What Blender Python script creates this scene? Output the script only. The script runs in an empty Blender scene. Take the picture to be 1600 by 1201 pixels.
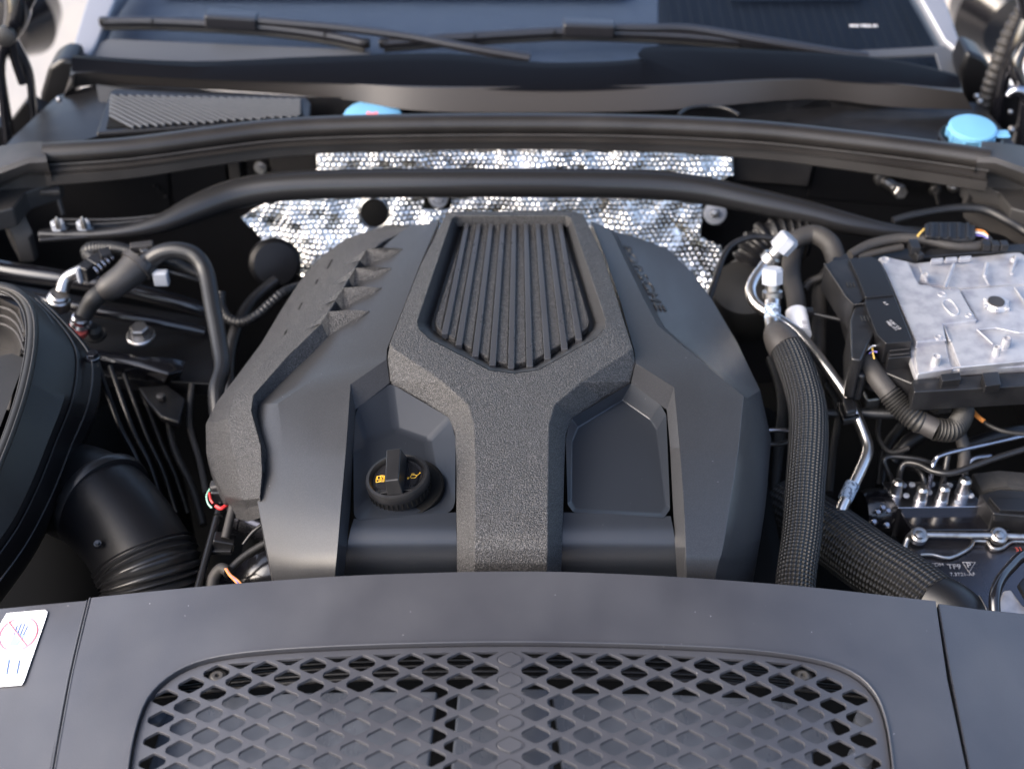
import bpy, bmesh, math, random
from mathutils import Vector, Matrix, geometry
from mathutils.bvhtree import BVHTree
import mathutils.noise as mn
R = math.radians
random.seed(7)
S = bpy.context.scene
COL = S.collection

# ------------------------------------------------------------------ camera, world, sun, exposure
PITCH = R(40)
CAM = Vector((0.0, -1.187, 0.996))
FPX, CX, CY = 2222.2, 800.0, 600.5
cam = bpy.data.cameras.new('camera'); co = bpy.data.objects.new('camera', cam); COL.objects.link(co)
co.location = CAM; co.rotation_euler = (R(90) - PITCH, 0, 0)
cam.lens = 50; cam.sensor_width = 36; cam.clip_end = 2000; cam.clip_start = 0.05
cam.dof.use_dof = True; cam.dof.focus_distance = 1.47; cam.dof.aperture_fstop = 3.8
S.camera = co
W = bpy.data.worlds.new('World'); S.world = W; W.use_nodes = True
wn = W.node_tree; sky = wn.nodes.new('ShaderNodeTexSky'); sky.sky_type = 'NISHITA'; sky.sun_disc = False
SUN_EL, SUN_AZ = R(35), R(-115)      # azimuth measured from +y (behind the car's raised hood) towards +x
sky.sun_elevation = SUN_EL; sky.sun_rotation = SUN_AZ
sky.altitude = 200; sky.air_density = .8; sky.dust_density = 4.0; sky.ozone_density = .4
bg = wn.nodes['Background']; bg.inputs['Strength'].default_value = 0.15
wn.links.new(sky.outputs[0], bg.inputs['Color'])
sl = bpy.data.lights.new('sun', 'SUN'); sl.energy = 1.15; sl.angle = R(56); sl.color = (1, .94, .88)
so = bpy.data.objects.new('sun', sl); COL.objects.link(so)
sd = Vector((math.sin(SUN_AZ) * math.cos(SUN_EL), math.cos(SUN_AZ) * math.cos(SUN_EL), math.sin(SUN_EL)))
so.rotation_euler = sd.to_track_quat('Z', 'Y').to_euler(); so.location = sd * 5
S.view_settings.view_transform = 'Standard'; S.view_settings.look = 'None'
S.view_settings.exposure = 1.9; S.view_settings.gamma = 1
S.render.engine = 'CYCLES'; S.cycles.max_bounces = 8; S.cycles.use_denoising = True

# ------------------------------------------------------------------ from a spot in the photograph to a place in the bay
SP, CP = math.sin(PITCH), math.cos(PITCH)
def ray(px, py):
    u = (px - CX) / FPX; v = (CY - py) / FPX
    return Vector((u, CP + v * SP, -SP + v * CP))
def V(px, py, z):
    d = ray(px, py); return CAM + d * ((z - CAM.z) / d.z)
def VY(px, py, y):
    d = ray(px, py); return CAM + d * ((y - CAM.y) / d.y)
def surf(px, py, f):
    d = ray(px, py); lo, hi = 0.5, 3.5
    for _ in range(40):
        m = (lo + hi) / 2; p = CAM + d * m
        if p.z > f(p.x, p.y): lo = m
        else: hi = m
    return CAM + d * ((lo + hi) / 2)
def depth(p):
    q = p - CAM; return q.y * CP - q.z * SP
def proj(p):
    q = p - CAM; D = q.y * CP - q.z * SP
    return CX + FPX * q.x / D, CY - FPX * (q.y * SP + q.z * CP) / D

# ------------------------------------------------------------------ materials
M = {}
def mat(name, col, rough=.5, metal=0, spec=.5, bumps=(), var=None, coat=0, uvbump=None, trans=0, ior=1.5, specks=None, smudge=None):
    m = bpy.data.materials.new(name); m.use_nodes = True; nt = m.node_tree; N = nt.nodes; L = nt.links
    b = N['Principled BSDF']
    b.inputs['Base Color'].default_value = (*col, 1); b.inputs['Roughness'].default_value = rough
    b.inputs['Metallic'].default_value = metal; b.inputs['Specular IOR Level'].default_value = spec
    b.inputs['Coat Weight'].default_value = coat; b.inputs['Coat Roughness'].default_value = .08
    b.inputs['Transmission Weight'].default_value = trans; b.inputs['IOR'].default_value = ior
    tc = N.new('ShaderNodeTexCoord')
    prev = None
    for (kind, sc, strn, dist) in bumps:
        if kind == 'vor':
            t = N.new('ShaderNodeTexVoronoi'); o = t.outputs['Distance']
        else:
            t = N.new('ShaderNodeTexNoise'); t.inputs['Detail'].default_value = 3 if kind == 'noise' else 0; o = t.outputs[0]
        t.inputs['Scale'].default_value = sc; L.new(tc.outputs['Object'], t.inputs['Vector'])
        bp = N.new('ShaderNodeBump'); bp.inputs['Strength'].default_value = strn; bp.inputs['Distance'].default_value = dist
        L.new(o, bp.inputs['Height'])
        if prev: L.new(prev.outputs[0], bp.inputs['Normal'])
        prev = bp
    if uvbump:
        kind, su, sv, strn, dist = uvbump
        uv = N.new('ShaderNodeMapping'); uv.inputs['Scale'].default_value = (su, sv, 1); L.new(tc.outputs['UV'], uv.inputs['Vector'])
        sep = N.new('ShaderNodeSeparateXYZ'); L.new(uv.outputs[0], sep.inputs[0])
        def mth(op, a, bb=None):
            n = N.new('ShaderNodeMath'); n.operation = op
            for i, q in enumerate((a, bb)):
                if q is None: continue
                if isinstance(q, (int, float)): n.inputs[i].default_value = q
                else: L.new(q, n.inputs[i])
            return n.outputs[0]
        if kind == 'braid':
            a = mth('SINE', mth('ADD', sep.outputs[0], sep.outputs[1])); c = mth('SINE', mth('SUBTRACT', sep.outputs[0], sep.outputs[1]))
            h = mth('MULTIPLY', a, c)
        else:                                   # wrapped tape: slanting overlaps
            h = mth('FRACT', mth('ADD', sep.outputs[0], mth('MULTIPLY', sep.outputs[1], .16)))
        bp = N.new('ShaderNodeBump'); bp.inputs['Strength'].default_value = strn; bp.inputs['Distance'].default_value = dist
        L.new(h, bp.inputs['Height'])
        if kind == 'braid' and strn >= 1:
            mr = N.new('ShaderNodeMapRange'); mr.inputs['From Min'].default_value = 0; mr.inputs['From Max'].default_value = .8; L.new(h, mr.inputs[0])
            mq = N.new('ShaderNodeMix'); mq.data_type = 'RGBA'; mq.inputs['A'].default_value = (.004, .004, .004, 1); mq.inputs['B'].default_value = (.040, .041, .046, 1)  # near-black weave gaps paint the occlusion between threads
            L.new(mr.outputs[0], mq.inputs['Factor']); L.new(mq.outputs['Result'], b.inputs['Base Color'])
        if prev: L.new(prev.outputs[0], bp.inputs['Normal'])
        prev = bp
    if prev: L.new(prev.outputs[0], b.inputs['Normal'])
    if var:
        sc, c2, lo, hi = var
        t = N.new('ShaderNodeTexNoise'); t.inputs['Scale'].default_value = sc; t.inputs['Detail'].default_value = 5
        L.new(tc.outputs['Object'], t.inputs['Vector'])
        r = N.new('ShaderNodeMapRange'); r.inputs['From Min'].default_value = lo; r.inputs['From Max'].default_value = hi
        L.new(t.outputs[0], r.inputs[0])
        mx = N.new('ShaderNodeMix'); mx.data_type = 'RGBA'
        mx.inputs['A'].default_value = (*col, 1); mx.inputs['B'].default_value = (*c2, 1)
        L.new(r.outputs[0], mx.inputs['Factor']); L.new(mx.outputs['Result'], b.inputs['Base Color'])
    if smudge:
        t = N.new('ShaderNodeTexNoise'); t.inputs['Scale'].default_value = smudge[0]; t.inputs['Detail'].default_value = 6; t.inputs['Roughness'].default_value = .65
        mp = N.new('ShaderNodeMapping'); mp.inputs['Scale'].default_value = (1, .35, 1); mp.inputs['Rotation'].default_value = (0, 0, .5)
        L.new(tc.outputs['Object'], mp.inputs[0]); L.new(mp.outputs[0], t.inputs['Vector'])
        r = N.new('ShaderNodeMapRange'); r.inputs['From Min'].default_value = .35; r.inputs['From Max'].default_value = .7
        r.inputs['To Min'].default_value = rough - smudge[1]; r.inputs['To Max'].default_value = rough + smudge[1]
        L.new(t.outputs[0], r.inputs[0]); L.new(r.outputs[0], b.inputs['Roughness'])
    if specks:
        t = N.new('ShaderNodeTexVoronoi'); t.inputs['Scale'].default_value = specks[0]; L.new(tc.outputs['Object'], t.inputs['Vector'])
        r = N.new('ShaderNodeMapRange'); r.inputs['From Min'].default_value = specks[1]; r.inputs['From Max'].default_value = specks[1] * .6; L.new(t.outputs['Distance'], r.inputs[0])
        mx = N.new('ShaderNodeMix'); mx.data_type = 'RGBA'; mx.inputs['B'].default_value = (.30, .30, .32, 1)
        src = b.inputs['Base Color'].links
        if src: L.new(src[0].from_socket, mx.inputs['A'])
        else: mx.inputs['A'].default_value = (*col, 1)
        L.new(r.outputs[0], mx.inputs['Factor']); L.new(mx.outputs['Result'], b.inputs['Base Color'])
    M[name] = m; return m
mat('cover_smooth', (.025, .0255, .028), .39, bumps=(('fine', 1500, .25, .0004),), var=(900, (.036, .037, .040), .45, .62), specks=(60, .03), smudge=(16, .06))
mat('cover_grain', (.013, .013, .014), .50, bumps=(('noise', 700, 1.0, .0020),), var=(820, (.080, .079, .082), .47, .63), smudge=(14, .06))
mat('pocket_satin', (.016, .019, .025), .34, spec=.6, smudge=(14, .05), specks=(70, .025), bumps=(('fine', 1400, .15, .0003),))
mat('panel_plastic', (.034, .035, .042), .38, spec=.65, bumps=(('fine', 900, .18, .0004),), var=(9, (.050, .051, .058), .35, .7), specks=(55, .035), smudge=(11, .07))
mat('rubber', (.009, .0085, .008), .55, bumps=(('noise', 160, .12, .0006),), var=(14, (.016, .015, .014), .4, .75))
mat('rubber_grey', (.022, .021, .021), .52, bumps=(('noise', 90, .2, .0008),), var=(20, (.036, .033, .032), .4, .7))
mat('hose_rubber', (.010, .0105, .012), .42, uvbump=('braid', 900, math.pi * 14, .25, .0004))
mat('paint_gloss', (.006, .006, .008), .22, coat=.6, bumps=(('noise', 25, .04, .002),))
mat('satin_black', (.005, .005, .006), .40, bumps=(('noise', 200, .1, .0004),))
mat('brace_black', (.013, .013, .014), .30, bumps=(('noise', 60, .04, .001),))
mat('matt_black', (.003, .003, .003), .8, spec=.2)
mat('plastic_black', (.008, .008, .009), .36, bumps=(('noise', 300, .12, .0004),), var=(40, (.014, .014, .015), .45, .7))
mat('cast_alu', (.47, .47, .49), .45, .6, bumps=(('noise', 380, .3, .0006), ('noise', 60, .12, .001)), var=(50, (.31, .31, .35), .44, .7), smudge=(60, .05))
mat('pipe_alu', (.72, .70, .68), .28, 1, bumps=(('noise', 200, .06, .0005),))
mat('zinc', (.50, .49, .48), .33, 1, bumps=(('noise', 150, .1, .0005),), var=(90, (.28, .26, .24), .45, .7))
mat('chrome_dark', (.42, .42, .46), .24, 1, bumps=(('noise', 80, .08, .001),))
mat('foil', (.98, .97, .93), .12, 1, bumps=(('noise', 300, .15, .0015),), smudge=(20, .06))
mat('blue_plastic', (.15, .38, .60), .45, bumps=(('fine', 400, .05, .0004),))
mat('pale_cap', (.31, .33, .37), .35, bumps=(('fine', 300, .08, .0004),))
mat('white_print', (.86, .86, .88), .4)
mat('label_blue', (.32, .40, .50), .4, var=(260, (.08, .10, .14), .5, .56))
mat('red_print', (.75, .12, .14), .45)
mat('pink_print', (.80, .24, .28), .45)
mat('grey_print', (.22, .30, .52), .45)
mat('yellow_print', (.90, .50, .03), .45)
mat('marking_grey', (.30, .30, .32), .5)
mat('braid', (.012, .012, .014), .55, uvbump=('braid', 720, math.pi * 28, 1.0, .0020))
mat('tape', (.026, .024, .023), .62, bumps=(('noise', 500, .4, .0005),), uvbump=('tape', 70, 1, .6, .0012))
mat('orange_wire', (.70, .26, .06), .5); mat('red_wire', (.65, .04, .04), .4); mat('green_wire', (.35, .65, .50), .4)
mat('violet_wire', (.14, .12, .38), .4); mat('yellow_wire', (.72, .48, .12), .5); mat('white_wire', (.75, .75, .78), .4)
mat('rust_ring', (.30, .05, .04), .5)
mat('glass', (.012, .018, .028), .03, coat=.4, trans=.80, ior=1.5)
mat('silver_paint', (.22, .23, .26), .32, .4, coat=.5)
mat('seal_rubber', (.013, .0115, .011), .40, bumps=(('noise', 160, .12, .0006),), var=(14, (.022, .020, .019), .4, .75))
mat('cowl_plastic', (.028, .025, .024), .5, bumps=(('noise', 300, .15, .0005),))
mat('duct_black', (.004, .004, .005), .42, spec=.3, bumps=(('noise', 40, .12, .002),))
mat('lip_black', (.003, .003, .004), .5, spec=.06)
mat('dull_steel', (.10, .095, .09), .45, .6)
mat('wiper_grey', (.016, .016, .019), .28, coat=.3)
mat('cover_metal', (.10, .10, .115), .26, .9, smudge=(20, .06), bumps=(('noise', 40, .1, .001),))
mat('dish_gloss', (.012, .012, .014), .16, coat=.8)
mat('rib_sheen', (.034, .036, .042), .32, spec=.7, smudge=(30, .06))  # same plastic as the cover, base lightened to paint in its sheen
mat('edge_grey', (.06, .065, .075), .35)
mat('seat_and_reflection_pale', (.115, .135, .175), .6, bumps=(('noise', 200, .1, .001),))
mat('reflection_dark', (.012, .014, .018), .5)
mat('grey_duct', (.065, .073, .090), .34, bumps=(('noise', 14, .35, .012),), smudge=(22, .1), var=(18, (.10, .11, .13), .4, .7))
mat('ground', (.34, .31, .27), .85, bumps=(('noise', 18, .4, .01),), var=(1.4, (.30, .28, .26), .4, .65))
mat('paver', (.52, .44, .35), .8, bumps=(('noise', 30, .3, .01),), var=(3, (.42, .36, .30), .4, .65))
mat('kerb', (.62, .60, .56), .7, bumps=(('noise', 30, .3, .01),))
mat('wool_liner', (.02, .02, .021), .9, bumps=(('noise', 120, .5, .003),))

g_ = M['glass'].node_tree; gb = g_.nodes['Principled BSDF']; go = g_.nodes['Material Output']
tr_ = g_.nodes.new('ShaderNodeBsdfTransparent'); tr_.inputs[0].default_value = (.72, .76, .80, 1)
gl_ = g_.nodes.new('ShaderNodeBsdfGlossy'); gl_.inputs['Roughness'].default_value = .02; gl_.inputs[0].default_value = (.4, .42, .46, 1)
fr_ = g_.nodes.new('ShaderNodeFresnel'); fr_.inputs[0].default_value = 1.5
ge_ = g_.nodes.new('ShaderNodeNewGeometry'); su_ = g_.nodes.new('ShaderNodeMath'); su_.operation = 'SUBTRACT'; su_.inputs[0].default_value = 1; g_.links.new(ge_.outputs['Backfacing'], su_.inputs[1])
mu_ = g_.nodes.new('ShaderNodeMath'); mu_.operation = 'MULTIPLY'; g_.links.new(su_.outputs[0], mu_.inputs[0]); g_.links.new(fr_.outputs[0], mu_.inputs[1])
mx_ = g_.nodes.new('ShaderNodeMixShader'); g_.links.new(mu_.outputs[0], mx_.inputs[0]); g_.links.new(tr_.outputs[0], mx_.inputs[1]); g_.links.new(gl_.outputs[0], mx_.inputs[2]); g_.links.new(mx_.outputs[0], go.inputs[0])
g_.nodes.remove(gb)
# ------------------------------------------------------------------ builders
def tag(o, label=None, cat=None, group=None, kind=None):
    for k, v in (('label', label), ('category', cat), ('group', group), ('kind', kind)):
        if v: o[k] = v
    return o
def thing(name, label, cat, loc=(0, 0, 0), group=None):
    o = bpy.data.objects.new(name, None); COL.objects.link(o); o.location = loc; o.empty_display_size = .02
    return tag(o, label, cat, group)
def origin(o):
    p = Vector((0, 0, 0))
    while o is not None: p += o.location; o = o.parent
    return p
def mesh(name, vs, fs, m, parent=None, smooth=True, bevel=0, seg=2, angle=30, uvs=None, sub=0):
    me = bpy.data.meshes.new(name); off = origin(parent)
    me.from_pydata([tuple(Vector(v) - off) for v in vs], [], fs); me.update()
    bm = bmesh.new(); bm.from_mesh(me)
    if not uvs: bmesh.ops.recalc_face_normals(bm, faces=bm.faces)
    bm.to_mesh(me); bm.free()
    if uvs:
        ul = me.uv_layers.new()
        for lp in me.loops: ul.data[lp.index].uv = uvs[lp.vertex_index]
    me.materials.append(M[m])
    if smooth:
        me.shade_smooth()
        if not sub: me.set_sharp_from_angle(angle=R(angle if not bevel else 60))
    o = bpy.data.objects.new(name, me); COL.objects.link(o); o.parent = parent
    if bevel:
        b = o.modifiers.new('bevel', 'BEVEL'); b.width = bevel; b.segments = seg; b.limit_method = 'ANGLE'; b.angle_limit = R(angle); b.harden_normals = False
        w = o.modifiers.new('wn', 'WEIGHTED_NORMAL'); w.keep_sharp = False; w.weight = 60
    if sub:
        s = o.modifiers.new('sub', 'SUBSURF'); s.levels = s.render_levels = sub
    return o
def prism(name, pts, m, parent=None, down=(0, 0, -.02), bevel=.001, **k):
    """closed outline of 3-D points, given a thickness along `down`."""
    down = Vector(down); n = len(pts); vs = [Vector(p) for p in pts] + [Vector(p) + down for p in pts]
    fs = [list(range(n)), list(range(2 * n - 1, n - 1, -1))] + [[i, (i + 1) % n, n + (i + 1) % n, n + i] for i in range(n)]
    return mesh(name, vs, fs, m, parent, bevel=bevel, **k)
def pz(name, out, z, m, parent=None, h=.02, bevel=.001, **k):
    """outline seen in the photo lying at height z (or one z per point), with thickness h below."""
    return prism(name, [V(p[0], p[1], p[2] if len(p) > 2 else z) for p in out], m, parent, (0, 0, -h), bevel, **k)
def pyw(name, out, y, m, parent=None, h=.02, bevel=.001, **k):
    return prism(name, [VY(p[0], p[1], y) for p in out], m, parent, (0, h, 0), bevel, **k)
def box(name, c, s, m, parent=None, rot=None, bevel=.001, **k):
    Q = rot.to_matrix() if rot is not None else Matrix.Identity(3)
    vs = [Vector(c) + Q @ Vector((x * s[0] / 2, y * s[1] / 2, z * s[2] / 2)) for x in (-1, 1) for y in (-1, 1) for z in (-1, 1)]
    fs = [(0, 1, 3, 2), (4, 6, 7, 5), (0, 4, 5, 1), (2, 3, 7, 6), (0, 2, 6, 4), (1, 5, 7, 3)]
    return mesh(name, vs, fs, m, parent, bevel=bevel, **k)
def frame(axis):
    a = Vector(axis).normalized(); u = a.orthogonal().normalized()
    if abs(a.z) < .95: u = Vector((0, 0, 1)).cross(a).normalized()
    else: u = Vector((1, 0, 0)); u = (u - a * u.dot(a)).normalized()
    return a, u, a.cross(u)
def lathe(name, base, axis, prof, m, parent=None, n=32, bevel=0, twist=0, **k):
    a, u, w = frame(axis); base = Vector(base); vs = []; fs = []
    for (r, h) in prof:
        for i in range(n):
            t = 2 * math.pi * i / n + twist; vs.append(base + a * h + (u * math.cos(t) + w * math.sin(t)) * r)
    for j in range(len(prof) - 1):
        for i in range(n):
            fs.append((j * n + i, j * n + (i + 1) % n, (j + 1) * n + (i + 1) % n, (j + 1) * n + i))
    fs.append(tuple(reversed(range(n)))); fs.append(tuple(range((len(prof) - 1) * n, len(prof) * n)))
    return mesh(name, vs, fs, m, parent, bevel=bevel, **k)
def catmull(P, k):
    out = []; n = len(P)
    for i in range(n - 1):
        p0, p1, p2, p3 = P[max(i - 1, 0)], P[i], P[i + 1], P[min(i + 2, n - 1)]
        for j in range(k):
            t = j / k
            out.append([.5 * (2 * b + (c - a) * t + (2 * a - 5 * b + 4 * c - d) * t * t + (3 * b - a - 3 * c + d) * t ** 3) for a, b, c, d in zip(p0, p1, p2, p3)])
    out.append(list(P[-1])); return out
def tube(name, path, m, parent=None, r=None, n=14, k=6, ribs=None, flat=None, caps=True, world=False, sharp=False):
    """path: (px, py, z, radius in photo px) or world (x,y,z,radius in metres); ribs = (pitch, amplitude) moulded rings."""
    if world: P = [list(p) for p in path]
    else:
        P = []
        for p in path:
            q = V(*p[:3]); rr = (p[3] if len(p) > 3 else r) * depth(q) / FPX; P.append([q.x, q.y, q.z, rr])
    C = catmull(P, k)
    if ribs:
        L = 0; acc = [0]
        for a, b in zip(C, C[1:]): L += (Vector(a[:3]) - Vector(b[:3])).length; acc.append(L)
        per = 8; cnt = int(L / ribs[0] * per); D = []; j = 0
        for q in range(cnt + 1):
            s = L * q / cnt
            while j < len(acc) - 2 and acc[j + 1] < s: j += 1
            t = (s - acc[j]) / max(acc[j + 1] - acc[j], 1e-9); c = [C[j][i] * (1 - t) + C[j + 1][i] * t for i in range(4)]
            ph = (q % per) / per; c[3] += ribs[1] * (math.cos(2 * math.pi * ph)); D.append(c)
        C = D
    Pt = [Vector(c[:3]) for c in C]; vs = []; uvs = []; L = 0; u = None
    for i, p in enumerate(Pt):
        t = (Pt[min(i + 1, len(Pt) - 1)] - Pt[max(i - 1, 0)]).normalized()
        if u is None: u = Vector((0, 0, 1)) if abs(t.z) < .9 else Vector((0, 1, 0))
        u = (u - t * u.dot(t)).normalized(); w = t.cross(u)
        if i: L += (p - Pt[i - 1]).length
        rr = C[i][3]; f = flat(i / (len(Pt) - 1)) if flat else 1
        for a in range(n):
            th = 2 * math.pi * a / n
            vs.append(p + u * math.cos(th) * rr + w * math.sin(th) * rr * f); uvs.append((L, a / n * 1.0 if a else 0))
    # duplicate seam: keep pattern periodic by using whole numbers of repeats, so the seam needs no extra column
    fs = [(i * n + a, i * n + (a + 1) % n, (i + 1) * n + (a + 1) % n, (i + 1) * n + a) for i in range(len(Pt) - 1) for a in range(n)]
    if caps: fs += [tuple(reversed(range(n))), tuple(range((len(Pt) - 1) * n, len(Pt) * n))]
    me_o = mesh(name, vs, fs, m, parent, uvs=None, angle=50 if not sharp else 25)
    me = me_o.data; ul = me.uv_layers.new()
    for pl in me.polygons:
        idx = [me.loops[l].vertex_index for l in pl.loop_indices]
        cols = [v % n for v in idx]
        for l, v, c in zip(pl.loop_indices, idx, cols):
            cc = c if not (len(idx) == 4 and 0 in cols and n - 1 in cols and c == 0) else n
            ul.data[l].uv = (uvs[v][0], cc / n * 2 * math.pi / 6.2831853 * 1.0)
    return me_o
def patch(name, rows, m, parent=None, fine=1, drop=0, bevel=0, refine_cols=1, **k):
    """rows of (px,py,z) with equal counts -> a sheet of quads; its rim is turned down by `drop` so it has depth."""
    G = [[V(*p) for p in r] for r in rows]
    if fine > 1:
        cols = list(zip(*G)); cols = [catmull([list(v) for v in c], fine) for c in cols]; G = [[Vector(c[i]) for c in cols] for i in range(len(cols[0]))]
    if refine_cols > 1: G = [[Vector(v) for v in catmull([list(p) for p in r], refine_cols)] for r in G]
    nr, nc = len(G), len(G[0]); vs = [v for r in G for v in r]
    fs = [(i * nc + j, i * nc + j + 1, (i + 1) * nc + j + 1, (i + 1) * nc + j) for i in range(nr - 1) for j in range(nc - 1)]
    if drop: vs, fs = skirt(vs, fs, drop)
    return mesh(name, vs, fs, m, parent, bevel=bevel, **k)
def skirt(vs, fs, drop):
    cnt = {}
    for f in fs:
        for a, b in zip(f, list(f[1:]) + [f[0]]):
            cnt[(a, b)] = 1
    rim = [(a, b) for (a, b) in cnt if (b, a) not in cnt]
    new = {}
    vs = list(vs); fs = list(fs)
    for a, b in rim:
        for q in (a, b):
            if q not in new: new[q] = len(vs); vs.append(Vector(vs[q]) + Vector((0, 0, -drop)))
        fs.append((b, a, new[a], new[b]))
    return vs, fs
def facets(name, P, F, m, parent=None, drop=0, bevel=.001, **k):
    keys = list(P); ix = {q: i for i, q in enumerate(keys)}
    vs = [V(*P[q]) for q in keys]; fs = [tuple(ix[q] for q in f.split()) for f in F]
    # same winding everywhere so the rim is found properly
    def up(f):
        n = Vector((0, 0, 0))
        for a, b in zip(f, f[1:] + f[:1]): n += vs[a].cross(vs[b])
        return f if n.dot(Vector((0, -.6, .8))) > 0 else tuple(reversed(f))
    fs = [up(f) for f in fs]
    if drop: vs, fs = skirt(vs, fs, drop)
    return mesh(name, vs, fs, m, parent, bevel=bevel, **k)
def flatcurve(name, loops, fn, m, parent=None, ext=.001, bev=.0004, res=1):
    """2-D outline with holes -> plate with rounded edges, carried into place by fn(u, v, w)."""
    cu = bpy.data.curves.new('tmp', 'CURVE'); cu.dimensions = '2D'; cu.fill_mode = 'BOTH'; cu.extrude = ext; cu.bevel_depth = bev; cu.bevel_resolution = res
    for lp in loops:
        s = cu.splines.new('POLY'); s.points.add(len(lp) - 1)
        for i, p in enumerate(lp): s.points[i].co = (p[0], p[1], 0, 1)
        s.use_cyclic_u = True
    return fromcurve(name, cu, fn, m, parent)
def fromcurve(name, cu, fn, m, parent):
    t = bpy.data.objects.new('tmp', cu); COL.objects.link(t)
    dg = bpy.context.evaluated_depsgraph_get(); dg.update(); me = bpy.data.meshes.new_from_object(t.evaluated_get(dg))
    bpy.data.objects.remove(t); off = origin(parent); me.materials.clear(); me.materials.append(M[m])
    for v in me.vertices: v.co = Vector(fn(v.co.x, v.co.y, v.co.z)) - off
    me.shade_smooth(); me.set_sharp_from_angle(angle=R(35)); me.name = name
    o = bpy.data.objects.new(name, me); COL.objects.link(o); o.parent = parent; return o
def text(name, s, p, ux, uy, size, m, parent=None, ext=.0002, outline=0, sx=1, sp=1):
    cu = bpy.data.curves.new('tmp', 'FONT'); cu.body = s; cu.size = size; cu.extrude = ext; cu.align_x = 'CENTER'; cu.align_y = 'CENTER'; cu.space_character = sp
    if outline: cu.fill_mode = 'NONE'; cu.bevel_depth = outline; cu.bevel_resolution = 1
    p = Vector(p); ux = Vector(ux).normalized(); uy = Vector(uy); uy = (uy - ux * uy.dot(ux)).normalized(); n = ux.cross(uy)
    return fromcurve(name, cu, lambda a, b, c: p + ux * a * sx + uy * b + n * c, m, parent)
def copy_tree(o, parent=None):
    c = o.copy(); COL.objects.link(c); c.parent = parent
    for ch in list(o.children): copy_tree(ch, c)
    return c
def ring_loop(cx, cy, rx, ry, n=24, a0=0):
    return [(cx + rx * math.cos(a0 + 2 * math.pi * i / n), cy + ry * math.sin(a0 + 2 * math.pi * i / n)) for i in range(n)]
def bvh_of(o):
    dg = bpy.context.evaluated_depsgraph_get(); dg.update(); me = o.evaluated_get(dg).to_mesh(); off = origin(o)
    return BVHTree.FromPolygons([v.co + off for v in me.vertices], [tuple(p.vertices) for p in me.polygons])
def on(b, px, py, dz=0.0, default=-.03):
    h = b.ray_cast(CAM, ray(px, py).normalized())[0]
    return V(px, py, (h.z if h else default) + dz)

# ================================================================== THE SETTING
g = mesh('ground', [(-60, -60, -.95), (60, -60, -.95), (60, 90, -.95), (-60, 90, -.95)], [(0, 1, 2, 3)], 'ground'); tag(g, kind='structure')
pv = thing('pavement', None, None); pv['kind'] = 'structure'
for i in range(9):
    for j in range(3):
        box('paving_slab', (1.25 + i * .61, 2.75 + j * .62, -.93), (.6, .6, .06), 'paver', pv, bevel=.006)
for i in range(5): box('kerb_stone', (1.45 + i * 1.01, 2.33, -.92), (1.0, .18, .12), 'kerb', pv, bevel=.012)

# ---- the car's own body round the bay
body = thing('car_body', 'black car body around the open engine bay, with windscreen and pillars', 'car', (0, .3, -.5))
# floor and inner sides of the bay
mesh('bay_floor', [(-.95, -.75, -.50), (.95, -.75, -.50), (.95, .95, -.50), (-.95, .95, -.50)], [(0, 1, 2, 3)], 'matt_black', body)
for s in (-1, 1):
    prism('inner_fender', [(s * .90, -.70, -.10), (s * .84, .0, -.07), (s * .80, .50, -.06), (s * .80, .60, -.10), (s * .80, .60, -.5), (s * .84, 0, -.5), (s * .90, -.70, -.5)], 'satin_black', body, (s * .05, 0, 0), .004)
    prism('wing_panel', [(s * .93, -.85, -.12), (s * .93, 0, -.03), (s * .93, .75, .00), (s * .93, 1.0, .02), (s * .93, 1.0, -.55), (s * .93, -.85, -.55)], 'paint_gloss', body, (s * .03, 0, 0), .01)
mesh('bulkhead', [VY(-60, 246, .62), VY(1680, 250, .62), (.95, .60, -.5), (-.95, .60, -.5)], [(0, 1, 2, 3)], 'satin_black', body)
prism('front_crossmember', [(-.9, -.72, -.30), (.9, -.72, -.30), (.9, -.66, -.30), (-.9, -.66, -.30)], 'satin_black', body, (0, 0, -.25), .01)
# cowl: box section behind the seal
YC = lambda x: .66 - .10 * x * x
cow = patch('cowl_tray', [[(-20, 262, -.03), (170, 208, -.014), (500, 196, -.05), (800, 196, -.05), (1100, 196, -.05), (1440, 218, -.03), (1600, 242, -.035)],
    [(20, 215, -.03), (155, 160, -.012), (500, 170, -.045), (800, 172, -.045), (1050, 174, -.045), (1300, 168, -.035), (1560, 195, -.035)],
    [(90, 150, -.03), (150, 132, -.012), (500, 152, -.008), (800, 155, -.010), (1050, 160, -.012), (1290, 150, -.02), (1530, 160, -.035)]], 'plastic_black', body, drop=.03)
patch('cowl_riser', [[(95, 158, -.035), (150, 133, -.02), (500, 152, -.012), (640, 172, -.010), (800, 176, -.010), (1040, 172, -.012), (1260, 155, -.02), (1390, 167, -.025), (1520, 172, -.03)],
    [(112, 128, .01), (150, 112, .012), (500, 128, .012), (650, 137, .014), (800, 136, .014), (1040, 133, .014), (1260, 124, .012), (1390, 130, .010), (1505, 145, .008)],
    [(116, 112, -.0), (150, 100, .0), (500, 112, .005), (650, 120, .005), (800, 122, .005), (1040, 120, .005), (1260, 112, .0), (1390, 118, 0), (1500, 128, 0)]], 'cowl_plastic', body, drop=.0, refine_cols=4)
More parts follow.
